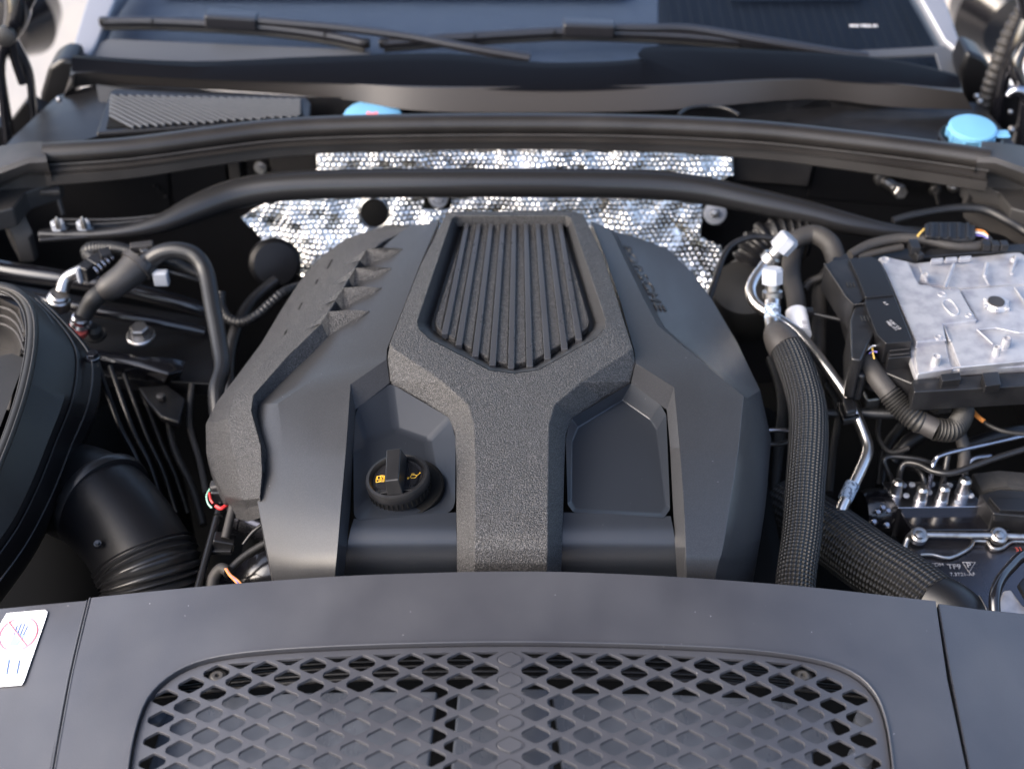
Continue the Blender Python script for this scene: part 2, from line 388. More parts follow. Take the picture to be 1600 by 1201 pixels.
# glossy black lip below the glass
patch('windscreen_lip', [[(112, 112, .010), (300, 124, .012), (500, 130, .012), (700, 138, .012), (850, 142, .012), (1000, 138, .012), (1200, 122, .012), (1350, 130, .010), (1502, 138, .006)],
    [(112, 90, .020), (300, 104, .02), (500, 100, .024), (700, 96, .026), (850, 108, .024), (1000, 100, .026), (1020, 82, .026), (1350, 92, .02), (1498, 120, .012)],
    [(115, 86, .016), (300, 96, .014), (500, 88, .018), (700, 84, .02), (850, 98, .018), (1000, 92, .02), (1030, 72, .02), (1350, 88, .014), (1495, 116, .006)]], 'lip_black', body, refine_cols=4)
def glass_z(x, y): return -.045 + .50 * (y - .80)
def GS(px, py, dz=0): return surf(px, py, lambda x, y: glass_z(x, y) + dz)
gl = [GS(118, 88), GS(500, 95), GS(850, 105), GS(1200, 98), GS(1496, 112), GS(1395, -90), GS(800, -110), GS(225, -90)]
prism('windscreen', gl, 'glass', body, (0, .002, -.005), 0)
gz = lambda dz: [GS(140, 98, dz), GS(500, 100, dz), GS(1030, 104, dz), GS(1030, -150, dz), GS(180, -120, dz)]
prism('dashboard_reflection', gz(-.05), 'seat_and_reflection_pale', body, (0, 0, -.05), .004)  # pale colour paints the sky reflection on the glass
prism('dashboard_reflection', [GS(1030, 104, -.05), GS(1500, 118, -.05), GS(1440, -120, -.05), GS(1030, -150, -.05)], 'reflection_dark', body, (0, 0, -.05), .004)  # dark colour paints the dark right part of the glass reflection
for i in range(24):  # ribs stand in for the lines of a slatted wall reflected in the glass
    x0 = 1060 + i * 17; prism('reflection_rib', [GS(x0, 100, -.047), GS(x0 + 6, 100, -.047), GS(x0 + 6 - (x0 - 800) * .08, -20, -.047), GS(x0 - (x0 - 800) * .08, -20, -.047)], 'reflection_dark', body, (0, 0, -.004), 0)
prism('seat_back', [GS(240, -16, -.02), GS(980, -14, -.02), GS(960, -60, -.02), GS(260, -60, -.02)], 'seat_and_reflection_pale', body, (0, 0, -.02), .01)
prism('seat_back', [GS(1140, -12, -.02), GS(1350, -13, -.02), GS(1350, -60, -.02), GS(1140, -60, -.02)], 'seat_and_reflection_pale', body, (0, 0, -.02), .01)
text('windscreen_marking', 'MW MFA 01', GS(1350, 41, .001), (1, 0, 0), (0, .9, .45), .0070, 'white_print', body, sx=1.2)
prism('glass_edge_trim', [GS(117, 84, .004), GS(170, 60, .004), GS(580, 78, .004), GS(575, 92, .004), GS(300, 102, .004), GS(117, 98, .004)], 'edge_grey', body, (0, 0, -.006), .002)
prism('glass_edge_trim', [GS(1225, 84, .004), GS(1500, 70, .004), GS(1507, 90, .004), GS(1500, 118, .004), GS(1470, 112, .004), GS(1462, 84, .004), GS(1300, 92, .004)], 'edge_grey', body, (0, 0, -.006), .002)
for nm, pts in (('pillar', [(140, 86), (118, 84), (112, 76), (135, 0), (165, -60), (220, -60), (180, 0), (150, 70)]),
                ('pillar', [(1475, 62), (1508, 88), (1502, 70), (1478, 0), (1450, -60), (1405, -60), (1440, 0)])):
    prism(nm, [GS(a, b, .012) for a, b in pts], 'silver_paint', body, (0, 0, -.03), .004)
# hood hinges and raised hood
hood = thing('raised_hood', 'open black engine hood standing up on dark hinges at both upper corners', 'car hood', (0, .74, .25))
hv = []
for s in (-.80, .80):
    hv += [(s, .73, .27), (s * .97, .40, .78), (s * .80, .02, 1.33)]
mesh('hood_skin', [Vector(v) for v in hv] + [Vector(v) + Vector((0, .02, .018)) for v in hv],
     [(0, 1, 4, 3), (1, 2, 5, 4), (6, 9, 10, 7), (7, 10, 11, 8), (0, 3, 9, 6), (2, 8, 11, 5), (0, 6, 7, 1), (1, 7, 8, 2), (3, 4, 10, 9), (4, 5, 11, 10)], 'paint_gloss', hood, bevel=.006)
mesh('hood_liner', [Vector(v) * 1.0 + Vector((-v[0] * .12, -.012, -.008)) for v in hv], [(0, 1, 4, 3), (1, 2, 5, 4)], 'wool_liner', hood)
def hp(px, py, y, r): q = VY(px, py, y); return (q.x, q.y, q.z, r)
# left hinge
tube('hinge_arm', [hp(20, 255, .66, .016), hp(8, 170, .67, .012), hp(2, 90, .68, .012), hp(28, 20, .70, .030), hp(22, -60, .72, .03)], 'paint_gloss', hood, world=True, n=12, flat=lambda t: .6)
tube('hinge_arm', [hp(62, 240, .68, .014), hp(52, 170, .69, .010), hp(44, 110, .70, .010), hp(14, 55, .70, .014)], 'paint_gloss', hood, world=True, n=12, flat=lambda t: .6)
tube('hinge_arm', [hp(36, 130, .69, .007), hp(18, 60, .69, .008), hp(40, 2, .70, .012), hp(60, -60, .70, .02)], 'paint_gloss', hood, world=True, n=12)
lathe('hinge_pivot', VY(10, 55, .66), (0, -1, .2), [(.014, 0), (.014, .01), (.008, .012)], 'satin_black', hood)
pyw('hinge_bracket', [(-20, 262), (-20, 195), (10, 200), (40, 160), (75, 180), (118, 200), (60, 215), (20, 245)], .70, 'satin_black', hood, .03)
# right hinge
tube('hinge_arm', [hp(1590, 230, .66, .016), hp(1600, 150, .67, .014), hp(1585, 100, .68, .018), hp(1605, 40, .70, .018), hp(1590, -60, .7, .02)], 'paint_gloss', hood, world=True, n=12, flat=lambda t: .6)
tube('hinge_arm', [hp(1555, 190, .69, .010), hp(1568, 120, .69, .010), hp(1590, 70, .69, .013), hp(1612, 20, .70, .015)], 'paint_gloss', hood, world=True, n=12)
tube('hinge_arm', [hp(1575, 150, .66, .006), hp(1590, 140, .66, .008), hp(1612, 155, .66, .008)], 'chrome_dark', hood, world=True, n=10)
pyw('hinge_bracket', [(1540, 170), (1560, 120), (1590, 150), (1620, 160), (1620, 260), (1570, 235), (1545, 200)], .70, 'satin_black', hood, .03)
for (a, b, c, d) in ((55, 205, .67, .006), (92, 95 + 60, .68, .004), (98, 165, .67, .004), (1525, 150, .67, .004), (1530, 158, .67, .005), (1580, 202, .66, .006), (1578, 175, .66, .004)):
    lathe('hinge_bolt', VY(a, b, c), (0, -1, .6), [(d, 0), (d, .004), (d * .5, .006)], 'zinc', hood, n=6)
# dark rubber blocks beside the pillars
for lab, pts, in (('soft dark rubber buffer beside the left windscreen pillar', [(60, 205), (62, 150), (75, 105), (95, 92), (118, 96), (120, 135), (110, 175), (90, 195)]),
                 ('soft dark rubber buffer beside the right windscreen pillar', [(1505, 165), (1500, 110), (1512, 80), (1540, 92), (1556, 120), (1550, 175), (1530, 180)])):
    o = pyw('rubber_buffer', pts, .76, 'satin_black', None, .06, .008); tag(o, lab, 'rubber buffer')
o = tube('cable_conduit', [hp(1535, 195, .70, .010), hp(1541, 150, .70, .010), hp(1560, 95, .70, .011), hp(1580, 45, .71, .011), hp(1608, 0, .72, .012), hp(1625, -50, .72, .012)], 'tape', None, world=True, n=14, ribs=(.012, .0012))
tag(o, 'thick twisted dark cable conduit rising beside the right hood hinge', 'cable')
# door mirrors and outside
def mirror(px, py, y, lab, s):
    o = lathe('side_mirror', VY(px, py, y), (s * .3, -1, -.1), [(.05, 0), (.085, .02), (.10, .07), (.07, .13), (.02, .15)], 'paint_gloss', None); tag(o, lab, 'mirror')
mirror(45, -8, 1.55, 'dark side mirror in the bright gap beyond the left hood hinge', -1)
mirror(1535, -12, 1.5, 'dark side mirror in the gap beyond the right windscreen pillar', 1)

# ================================================================== WIPERS
def wiper(lab, blade, arm, block, cap):
    t = thing('windscreen_wiper', lab, 'wiper', GS(*arm[-1][:2]), 'windscreen wipers')
    tube('blade', [(*GS(a, b, .022), .0074) for a, b in blade], 'wiper_grey', t, world=True, n=10, k=4)
    tube('rubber_edge', [(*GS(a, b + 10, .008), .0045) for a, b in blade], 'rubber', t, world=True, n=8, k=4)
    tube('arm', [(*GS(a, b, .034), c * 1.25) for a, b, c in arm], 'wiper_grey', t, world=True, n=10, k=4)
    c = GS(*block, .034); box('connector', c, (.080, .026, .022), 'wiper_grey', t, rot=Matrix.Rotation(R(cap), 3, 'Y').to_quaternion(), bevel=.004)
    for e in (blade[0], blade[-1]): box('end_cap', GS(*e, .022), (.016, .012, .014), 'satin_black', t, bevel=.003)
    for f in (.22, .42, .78):
        i = f * (len(blade) - 1); j = int(i); q = i - j; a = blade[j][0] * (1 - q) + blade[j + 1][0] * q; b = blade[j][1] * (1 - q) + blade[j + 1][1] * q
        box('clip', GS(a, b, .022), (.004, .014, .014), 'satin_black', t, bevel=.001)
wiper('left wiper, lying low across the glass with its pivot at centre', [(163, 34), (250, 34), (400, 42), (500, 54), (570, 68)], [(345, 28, .004), (420, 34, .005), (540, 45, .005), (640, 58, .005), (730, 75, .006), (828, 92, .007)], (362, 32), 4)
wiper('right wiper, with its raised grey connector block above the centre', [(600, 68), (700, 60), (830, 52), (900, 50), (1060, 56), (1200, 70), (1235, 76)], [(900, 42, .004), (1000, 44, .005), (1080, 45, .005), (1180, 62, .006), (1300, 82, .006), (1356, 90, .007)], (920, 44), 2)

# ================================================================== COWL DETAILS
gr = thing('cowl_air_grille', 'dark slatted air grille set in the cowl behind the left of the seal', 'air grille', V(310, 175, 0))
zt = .004
pz('grille_surround', [(150, 208), (172, 142), (182, 138), (478, 150), (486, 160), (484, 182), (400, 190)], zt - .004, 'plastic_black', gr, .01, .003)
pz('slat_gap_shade', [(166, 200), (178, 148), (468, 156), (474, 180), (400, 186)], zt - .0025, 'matt_black', gr, .001, 0)  # black sheet paints the shade in the gaps between slats
n_sl = 46
for i in range(33):
    xa = 150 + i * 13; xb = xa + 62
    ya, yb = 146, 200
    pts = []
    for t in (0, 1):
        pass
    # slanted slat between the upper and lower rim of the opening
    top = (max(178, xa - 40), 146 + max(0, (xa - 178)) * .027); bot = (xa + 52, 0)
    x0, y0 = xa - 40, 148 + (xa - 170) * .02
    x1, y1 = xa + 70, 204 - (xa - 170) * .05
    def lim(x): return 203 - (x - 165) * .066
    if x0 < 172: f = (172 - x0) / (x1 - x0); x0, y0 = 172, y0 + f * (y1 - y0)
    if x1 > 470: f = (470 - x0) / (x1 - x0); y1 = y0 + f * (y1 - y0); x1 = 470
    if x0 >= x1 - 4 or y0 > lim(x0): continue
    if y1 > lim(x1):
        for q in range(20):
            xm = x0 + (x1 - x0) * .95; ym = y0 + (y1 - y0) * .95
            if y1 <= lim(x1): break
            x1, y1 = xm, ym
    a, b = V(x0, y0, zt), V(x1, y1, zt)
    tube('slat', [(*a, .0021), (*b, .0021)], 'edge_grey', gr, world=True, n=6, k=1)
def fluid_cap(px, py, z, rp, lab, tab):
    c = V(px, py, z); r = rp * depth(c) / FPX
    t = thing('fluid_cap', lab, 'fluid cap', c, 'blue fluid caps on the cowl')
    lid = lathe('cap_lid', c, (0, -.05, 1), [(r * .9, -.018), (r * .96, -.006), (r, -.003), (r * .98, .001), (r * .90, .003), (r * .4, .0045), (.001, .005)], 'blue_plastic', t, n=36)
    for i in range(9):
        a = i * 2 * math.pi / 9; box('grip_rib', c + Vector((math.cos(a) * r * .95, math.sin(a) * r * .95, -.012)), (.005, .005, .014), 'blue_plastic', lid, bevel=.001)
    box('pull_tab', c + Vector((tab * r * 1.15, -.01, -.004)), (r * .6, .018, .004), 'blue_plastic', t, bevel=.002)
    lathe('rim', c, (0, 0, 1), [(r * 1.25, -.03), (r * 1.3, -.014), (r * 1.22, -.012), (r * 1.05, -.02)], 'plastic_black', t, n=36)
    if tab < 0: lathe('printed_symbol', c + Vector((0, 0, .0046)), (0, 0, 1), [(r * .22, 0), (r * .18, .0004)], 'pink_print', lid, n=20)
fluid_cap(582, 181, -.016, 46, 'blue round cap with a faint red mark, half hidden behind the seal left of centre', -1)
fluid_cap(1520, 200, .0, 38, 'pale blue round cap with pull tab beside the right end of the seal', 1)
o = tube('filler_rim', [(1060, 180, .004, 3), (1075, 170, .004, 3), (1105, 166, .004, 3), (1135, 170, .004, 3), (1155, 180, .004, 3)], 'plastic_black', None, n=8); tag(o, 'curved black rim of the opening behind the seal, right of centre', 'rim')

# ================================================================== HOOD SEAL
def sweep(name, path, prof, m, parent=None, k=8):
    C = catmull([list(V(*p)) for p in path], k); Pt = [Vector(c) for c in C]; vs = []; n = len(prof)
    for i, p in enumerate(Pt):
        t = (Pt[min(i + 1, len(Pt) - 1)] - Pt[max(i - 1, 0)]).normalized(); out = t.cross(Vector((0, 0, 1))).normalized()
        for (a, b) in prof: vs.append(p + out * a + Vector((0, 0, b)))
    fs = [(i * n + j, i * n + (j + 1) % n, (i + 1) * n + (j + 1) % n, (i + 1) * n + j) for i in range(len(Pt) - 1) for j in range(n)]
    fs += [tuple(range(n)), tuple(range((len(Pt) - 1) * n, len(Pt) * n))]
    return mesh(name, vs, fs, m, parent, angle=40)
seal = thing('hood_seal', 'long black rubber weatherstrip running across the back of the engine bay', 'rubber seal', V(800, 200, 0))
bulb = [(.015 * math.cos(R(a)), .004 + .013 * math.sin(R(a))) for a in range(-60, 200, 20)]
prof = [(.010, -.014), (.020, -.016), (.020, -.013), (.012, -.010)] + bulb + [(-.014, -.02), (.008, -.02)]
path = [(70, 243, .0), (200, 234, .0), (330, 217, .0), (420, 206, .0), (520, 200, .0), (660, 197, .0), (800, 196, .0), (940, 197, .0), (1070, 201, .0), (1200, 209, .0), (1330, 223, .0), (1450, 238, .0), (1545, 252, .0)]
sweep('bulb', path, prof, 'seal_rubber', seal)
sweep('lower_flange', [(a, b + 10 + 9 * min(1, abs(a - 800) / 700) ** 2, -.012) for a, b, c in path], [(.004, -.004), (.013, -.006), (.015, -.019), (.012, -.022), (.0, -.020), (0, -.004)], 'seal_rubber', seal)
tube('lip', [(a, b + 15 , -.006, 1.5) for a, b, c in path], 'rubber_grey', seal, n=8)  # lighter rubber paints the highlight along the seal lip
def seal_end(s, lab):
    mx = lambda x: 1600 - x if s > 0 else x
    t = thing('seal_end_block', lab, 'rubber block', V(mx(30), 250, -.03))
    o = patch('corner_pad', [[(mx(-60), 250, -.02), (mx(0), 228, -.004), (mx(45), 222, .004), (mx(66), 221, .004)], [(mx(-60), 290, -.01), (mx(0), 262, .006), (mx(45), 246, .014), (mx(72), 245, .012)],
        [(mx(-60), 318, -.035), (mx(0), 285, -.02), (mx(45), 270, -.012), (mx(77), 268, -.012)], [(mx(-60), 330, -.06), (mx(0), 292, -.045), (mx(40), 274, -.03), (mx(76), 272, -.03)]], 'rubber_grey', t, fine=3, drop=.02)
    pz('lower_wedge', [(mx(-60), 345), (mx(-60), 322), (mx(0), 296), (mx(60), 280), (mx(96), 276), (mx(90), 283), (mx(40), 300), (mx(20), 325)], -.05, 'rubber_grey', t, .03, .003)
    return t
tl = seal_end(-1, 'dark rubber corner block at the left end of the hood seal')
pz('leg', [(0, 312, -.06), (30, 305, -.055), (40, 338, -.085), (52, 362, -.105), (45, 372, -.11), (22, 374, -.11), (8, 345, -.09), (0, 330, -.075)], -.08, 'rubber_grey', tl, .04, .006)
pz('tongue', [(66, 284), (88, 281), (94, 298), (62, 299)], -.055, 'rubber_grey', tl, .008, .002)
tube('brace_rod', [(88, 300, -.07, 4), (98, 335, -.10, 4)], 'rubber_grey', tl, n=8)
trr = seal_end(1, 'dark rubber corner block at the right end of the hood seal')
pz('wedge', [(1508, 285, -.05), (1530, 280, -.045), (1600, 318, -.055), (1640, 345, -.06), (1640, 372, -.09), (1580, 335, -.08), (1525, 315, -.08), (1515, 300, -.06)], -.06, 'rubber_grey', trr, .04, .006)

# ================================================================== BULKHEAD DETAILS AND FOIL
bp = thing('bulkhead_panels', 'black bulkhead panels under the hood seal, with upright post and plates', 'panel', (0, .6, -.1))
pyw('panel_sheet', [(95, 268), (262, 262), (270, 350), (92, 350)], .612, 'satin_black', bp, .01, .002)
pyw('panel_sheet', [(266, 262), (352, 256), (360, 330), (272, 350)], .610, 'satin_black', bp, .01, .002)
pyw('post', [(355, 248), (372, 246), (378, 284), (360, 290)], .600, 'rubber_grey', bp, .02, .002)
pyw('bolt_plate', [(384, 247), (420, 244), (424, 275), (388, 282)], .604, 'satin_black', bp, .01, .002)
pyw('side_plate', [(420, 244), (492, 238), (497, 268), (424, 276)], .600, 'rubber_grey', bp, .01, .002)
pyw('side_plate', [(1146, 243), (1272, 252), (1262, 292), (1146, 282)], .600, 'rubber_grey', bp, .01, .002)
pyw('panel_sheet', [(1274, 253), (1500, 276), (1500, 330), (1262, 310)], .612, 'satin_black', bp, .01, .002)
for s in (260, 250, 243): lathe('dimple', VY(s, 300 + (s - 250), .606), (0, -1, 0), [(.004, -.002), (.003, .001)], 'satin_black', bp, n=10)
def bolt(name, p, ax, r, h, lab=None, m='zinc', parent=None, washer=1.5, group=None, cat='bolt'):
    t = parent or thing(name, lab, cat, p, group)
    lathe('washer', p, ax, [(r * washer, -.002), (r * washer, .001), (r * washer * .9, .0025)], m, t, n=28)
    lathe('hex_head', Vector(p) + Vector(ax).normalized() * .002, ax, [(r, 0), (r, h), (r * .85, h * 1.15), (r * .5, h * 1.15), (r * .45, h * .9)], m, t, n=6, sharp=True) if False else lathe('hex_head', Vector(p) + Vector(ax).normalized() * .002, ax, [(r, 0), (r, h), (r * .85, h * 1.15)], m, t, n=6)
    return t
bolt('bolt', VY(407, 262, .60), (0, -1, .3), .006, .006, 'small bolt on the plate above the left of the brace', washer=1.6)
t = bolt('bolt', VY(1402, 296, .57), (.15, -1, .25), .0105, .012, 'large zinc hex bolt on a stub above the right of the brace', washer=.9)
tube('shank', [(*VY(1376, 279, .61), .008), (*VY(1402, 296, .57), .008)], 'zinc', t, world=True, n=14, k=2)
lathe('shoulder', VY(1376, 278, .605), (.15, -1, .25), [(.011, 0), (.011, .006), (.008, .008)], 'rubber_grey', t, n=20)
t = thing('grommet', 'round grey rivet on the bulkhead near the right seal block', 'rivet', VY(1490, 290, .60))
lathe('flange', VY(1490, 290, .60), (0, -1, .3), [(.010, 0), (.010, .003), (.006, .005)], 'zinc', t, n=24)
lathe('plug', VY(1490, 290, .595), (0, -1, .3), [(.0045, 0), (.004, .003)], 'pale_cap', t, n=18)
t = thing('vacuum_nipple', 'small black nipple on the bulkhead left of the grey rivet', 'nipple', VY(1460, 297, .60))
lathe('base', VY(1460, 296, .60), (0, -1, .2), [(.009, 0), (.009, .006), (.006, .009)], 'rubber', t); tube('stem', [(1462, 300, -.09, 3), (1466, 318, -.11, 3)], 'rubber_grey', t, n=8)

# embossed foil: real bumps
fo = thing('heat_shield', 'crinkled silver embossed foil heat shield behind the engine cover', 'heat shield', VY(800, 300, .57))
def foil_y(z): return .585 + (z + .10) * .42
outline = [(495, 232), (1138, 236), (1146, 246), (1146, 276), (1112, 290), (1110, 316), (1098, 322), (1096, 370), (1128, 384), (1131, 402), (1116, 456), (1060, 470), (600, 470), (470, 436), (436, 398), (405, 372), (374, 340), (440, 300), (495, 280)]
def inside(x, y, P):
    c = False; n = len(P)
    for i in range(n):
        x1, y1 = P[i]; x2, y2 = P[(i + 1) % n]
        if (y1 > y) != (y2 > y) and x < (x2 - x1) * (y - y1) / (y2 - y1) + x1: c = not c
    return c
dx = .0016; nx = int(.80 / dx); ns = int(.36 / dx); idx = {}; fv = []; ff = []
def foilp(i, j):
    x = -.44 + i * dx; z = -.045 - j * dx
    x0_, z0_ = x, z; x = x0_ + mn.noise(Vector((x0_ * 60, z0_ * 60, 5))) * .0018; z = z0_ + mn.noise(Vector((x0_ * 50, z0_ * 50, 11))) * .0018
    pit = .0080; row = math.floor(z / (pit * .82)); xo = (x / pit + (row % 2) * .5) % 1 - .5; zo = (z / (pit * .82)) % 1 - .5
    d = math.hypot(xo, zo * .9); b = max(0, 1 - d / .5) ; b = b * b * (3 - 2 * b); x, z = x0_, z0_
    cr = mn.noise(Vector((x * 26, z * 26, 3))) * .0050 + mn.noise(Vector((x * 9, z * 9, 8))) * .009 + mn.noise(Vector((x * 60, z * 60, 1))) * .0018
    return Vector((x, foil_y(z) - b * .0034 * (.75 + .9 * mn.noise(Vector((x * 55, z * 55, 21)))) + cr, z))
for i in range(nx):
    for j in range(ns):
        p = foilp(i, j); q = proj(p)
        ok = inside(q[0], q[1], outline) and math.hypot(q[0] - 585, (q[1] - 333)) > 24 and not (663 < q[0] < 703 and 300 < q[1] < 325)
        if ok: idx[(i, j)] = len(fv); fv.append(p)
for (i, j), a in idx.items():
    if (i + 1, j) in idx and (i, j + 1) in idx and (i + 1, j + 1) in idx: ff.append((a, idx[(i + 1, j)], idx[(i + 1, j + 1)], idx[(i, j + 1)]))
o = mesh('foil_sheet', fv, ff, 'foil', fo, angle=180)
sm = o.modifiers.new('thick', 'SOLIDIFY'); sm.thickness = .0006
hc = foilp(0, 0); hcy = foil_y(VY(585, 333, .54).z); hp0 = VY(585, 333, hcy - .008)
lathe('hole_shade_plug', hp0, (0, -1, .4), [(.0205, -.03), (.0205, 0), (.016, .002)], 'matt_black', fo, n=36)  # black plug painted as the darkness inside the foil hole
tube('hole_rim', [(*(hp0 + Vector((.0213 * math.cos(a), .4 * .0213 * math.sin(a) * .9, .0213 * math.sin(a)))), .0012) for a in [i * math.pi / 14 for i in range(29)]], 'foil', fo, world=True, n=8, k=1)
pyw('bolt_recess', [(660, 298), (706, 298), (704, 324), (664, 324)], .56, 'matt_black', fo, .01, .002)
t = bolt('bolt', VY(685, 310, .545), (0, -1, .5), .0085, .006, 'pale round fastener at the foil edge under the brace, left of centre', washer=1.7)
t = thing('washer_nut', 'round zinc washer with hex nut right of the foil', 'fastener', VY(1117, 333, .54))
lathe('washer', VY(1117, 333, .54), (0, -1, .35), [(.0165, 0), (.0165, .002), (.014, .003)], 'pale_cap', t, n=32); lathe('nut', VY(1117, 333, .537), (0, -1, .35), [(.007, 0), (.006, .006), (.003, .007)], 'zinc', t, n=6)

# ================================================================== STRUT BRACE
br = thing('strut_brace', 'long curved black tube brace across the bay in front of the foil', 'strut brace', V(800, 290, -.05))
bpth = [(62, 366, -.085, 7), (100, 367, -.085, 7), (180, 364, -.083, 9), (250, 350, -.078, 15), (310, 324, -.068, 21), (370, 303, -.060, 23), (450, 291, -.052, 23), (560, 287, -.048, 23), (700, 286, -.045, 23), (850, 286, -.045, 23), (1000, 288, -.048, 23), (1090, 296, -.052, 22), (1170, 312, -.058, 20), (1250, 330, -.066, 19), (1320, 348, -.074, 17), (1380, 360, -.08, 13), (1440, 366, -.085, 8), (1480, 368, -.086, 7)]
tube('tube', bpth, 'brace_black', br, n=24, k=6, flat=lambda t: 1.0)
pz('mounting_plate', [(60, 358), (100, 352), (200, 350), (330, 322), (380, 292), (392, 300), (300, 345), (230, 362), (60, 374)], -.082, 'brace_black', br, .006, .002)
tube('pressed_rib', [(95, 343, -.075, 2.5), (180, 343, -.075, 2.5), (260, 334, -.07, 2.5), (330, 312, -.06, 2.5), (360, 293, -.05, 2.5)], 'brace_black', br, n=8)
tube('pressed_rib', [(95, 350, -.078, 2.5), (180, 349, -.078, 2.5), (270, 338, -.072, 2.5)], 'brace_black', br, n=8)
pz('mounting_plate', [(1230, 318), (1260, 312), (1330, 335), (1400, 352), (1485, 355), (1485, 374), (1400, 372), (1300, 352)], -.084, 'brace_black', br, .006, .002)
for x, lab in ((92, 'pale nut with threaded stud on the brace, outermost of the pair'), (132, 'pale nut with threaded stud on the brace, inner one of the pair')):
    t = thing('stud_nut', lab, 'nut', V(x, 358, -.082), 'nuts at the left end of the brace')
    lathe('nut', V(x, 359, -.082), (0, 0, 1), [(.0095, 0), (.0095, .012), (.007, .014)], 'pale_cap', t, n=6); lathe('washer', V(x + 2, 359, -.083), (0, 0, 1), [(.0115, 0), (.0115, .003)], 'zinc', t, n=20)
    lathe('stud', V(x, 356, -.07), (0, 0, 1), [(.004, 0), (.004, .010), (.001, .018)], 'zinc', t, n=10)

# ================================================================== ENGINE COVER
EC = thing('engine_cover', 'large dark grey plastic engine cover with textured Y-shaped spine and ribbed centre', 'engine cover', V(795, 620, -.05))
# left smooth plate
LP = [[(686, 345, -.012), (668, 349, -.015), (636, 354, -.026)], [(657, 412, -.010), (612, 412, -.017), (575, 405, -.032)], [(631, 480, -.010), (560, 484, -.020), (512, 485, -.036)],
      [(605, 545, -.010), (520, 560, -.022), (470, 545, -.040)], [(604, 562, -.010), (500, 585, -.023), (440, 582, -.042)], [(548, 600, -.012), (434, 630, -.029), (402, 632, -.048)],
      [(541, 700, -.014), (443, 702, -.037), (392, 705, -.055)], [(533, 790, -.018), (456, 792, -.042), (402, 782, -.060)], [(528, 850, -.030), (466, 852, -.052), (414, 845, -.070)], [(525, 880, -.041), (470, 882, -.061), (420, 876, -.08)], [(523, 905, -.058), (475, 907, -.076), (426, 903, -.094)], [(521, 935, -.09), (480, 938, -.104), (432, 935, -.12)]]
def roll(P, a): return P[:a] + [[tuple(q) for q in r] for r in zip(*[catmull([list(r[c]) for r in P[a:]], 4) for c in range(len(P[0]))])]
lp = patch('left_wing', roll(LP, 6), 'cover_smooth', EC, drop=.05, bevel=.0018, seg=3, angle=20)
RP = [[(923, 345, -.012), (953, 357, -.017), (962, 362, -.027), (993, 370, -.045)], [(945, 400, -.010), (976, 406, -.015), (986, 408, -.026), (1042, 388, -.046)], [(969, 470, -.010), (1004, 464, -.016), (1014, 465, -.027), (1082, 425, -.052)],
      [(991, 548, -.010), (1027, 508, -.018), (1038, 510, -.028), (1114, 470, -.058)], [(993, 568, -.010), (1090, 560, -.020), (1100, 560, -.031), (1152, 535, -.064)], [(1053, 605, -.012), (1162, 619, -.026), (1168, 622, -.036), (1188, 610, -.072)],
      [(1062, 700, -.014), (1154, 700, -.030), (1166, 702, -.040), (1205, 685, -.082)], [(1069, 800, -.018), (1138, 802, -.032), (1156, 806, -.044), (1196, 790, -.088)], [(1071, 855, -.030), (1129, 858, -.042), (1142, 862, -.055), (1185, 855, -.1)], [(1072, 880, -.041), (1122, 882, -.052), (1134, 886, -.065), (1178, 880, -.11)], [(1073, 905, -.058), (1117, 907, -.068), (1128, 910, -.08), (1170, 908, -.125)], [(1074, 935, -.09), (1112, 938, -.098), (1122, 940, -.11), (1165, 935, -.15)]]
rp = patch('right_wing', roll(RP, 6), 'cover_smooth', EC, drop=.05, bevel=.0018, seg=3, angle=20)
# pockets
PL = {'a': (609, 598, -.023), 'b': (703, 653, -.030), 'c': (712, 685, -.031), 'd': (711, 788, -.037), 'e': (702, 802, -.038), 'f': (553, 812, -.037), 'g': (552, 700, -.031), 'h': (556, 638, -.025),
      'i': (618, 672, -.044), 'j': (668, 690, -.046), 'k': (682, 772, -.044), 'l': (580, 782, -.043), 'm': (572, 690, -.040)}
pocket = facets('filler_pocket', PL, ['a b j i', 'b c j', 'c d k j', 'd e k', 'e f l k', 'f g m l', 'g h m', 'h a i m', 'i j k l m'], 'pocket_satin', EC, bevel=.011, seg=5, angle=8)
band = lambda name, L, Rr: patch(name, [[(L[i][0], L[i][1], L[i][2]), ((L[i][0] + Rr[i][0]) / 2, (L[i][1] + Rr[i][1]) / 2, (L[i][2] + Rr[i][2]) / 2), Rr[i]] for i in range(len(L))], 'pocket_satin', EC, fine=4)
band('front_roll', [(553, 810, -.0375), (548, 826, -.0405), (544, 845, -.047), (541, 865, -.059), (538, 885, -.075), (537, 905, -.095), (536, 935, -.115)], [(713, 800, -.0375), (713, 826, -.0405), (714, 845, -.047), (714, 865, -.059), (714, 885, -.075), (714, 905, -.095), (714, 935, -.115)])
band('front_roll', [(880, 800, -.0375), (879, 826, -.0405), (878, 845, -.047), (878, 865, -.059), (877, 885, -.075), (877, 905, -.095), (877, 935, -.115)], [(1048, 806, -.0375), (1052, 826, -.0405), (1055, 845, -.047), (1057, 865, -.059), (1058, 885, -.075), (1059, 905, -.095), (1060, 935, -.115)])
PR = {'a': (987, 598, -.018), 'a2': (1032, 632, -.0195), 'a3': (1041, 648, -.024), 'b': (892, 654, -.030), 'c': (884, 685, -.031), 'd': (887, 788, -.037), 'e': (896, 800, -.038), 'f': (1038, 808, -.037), 'g': (1047, 795, -.037),
      'i': (972, 625, -.040), 'i2': (1016, 656, -.042), 'i3': (1026, 672, -.042), 'j': (903, 668, -.042), 'j2': (894, 690, -.042), 'k': (893, 782, -.0405), 'k2': (900, 794, -.040), 'l': (1033, 801, -.039), 'l2': (1041, 790, -.039)}
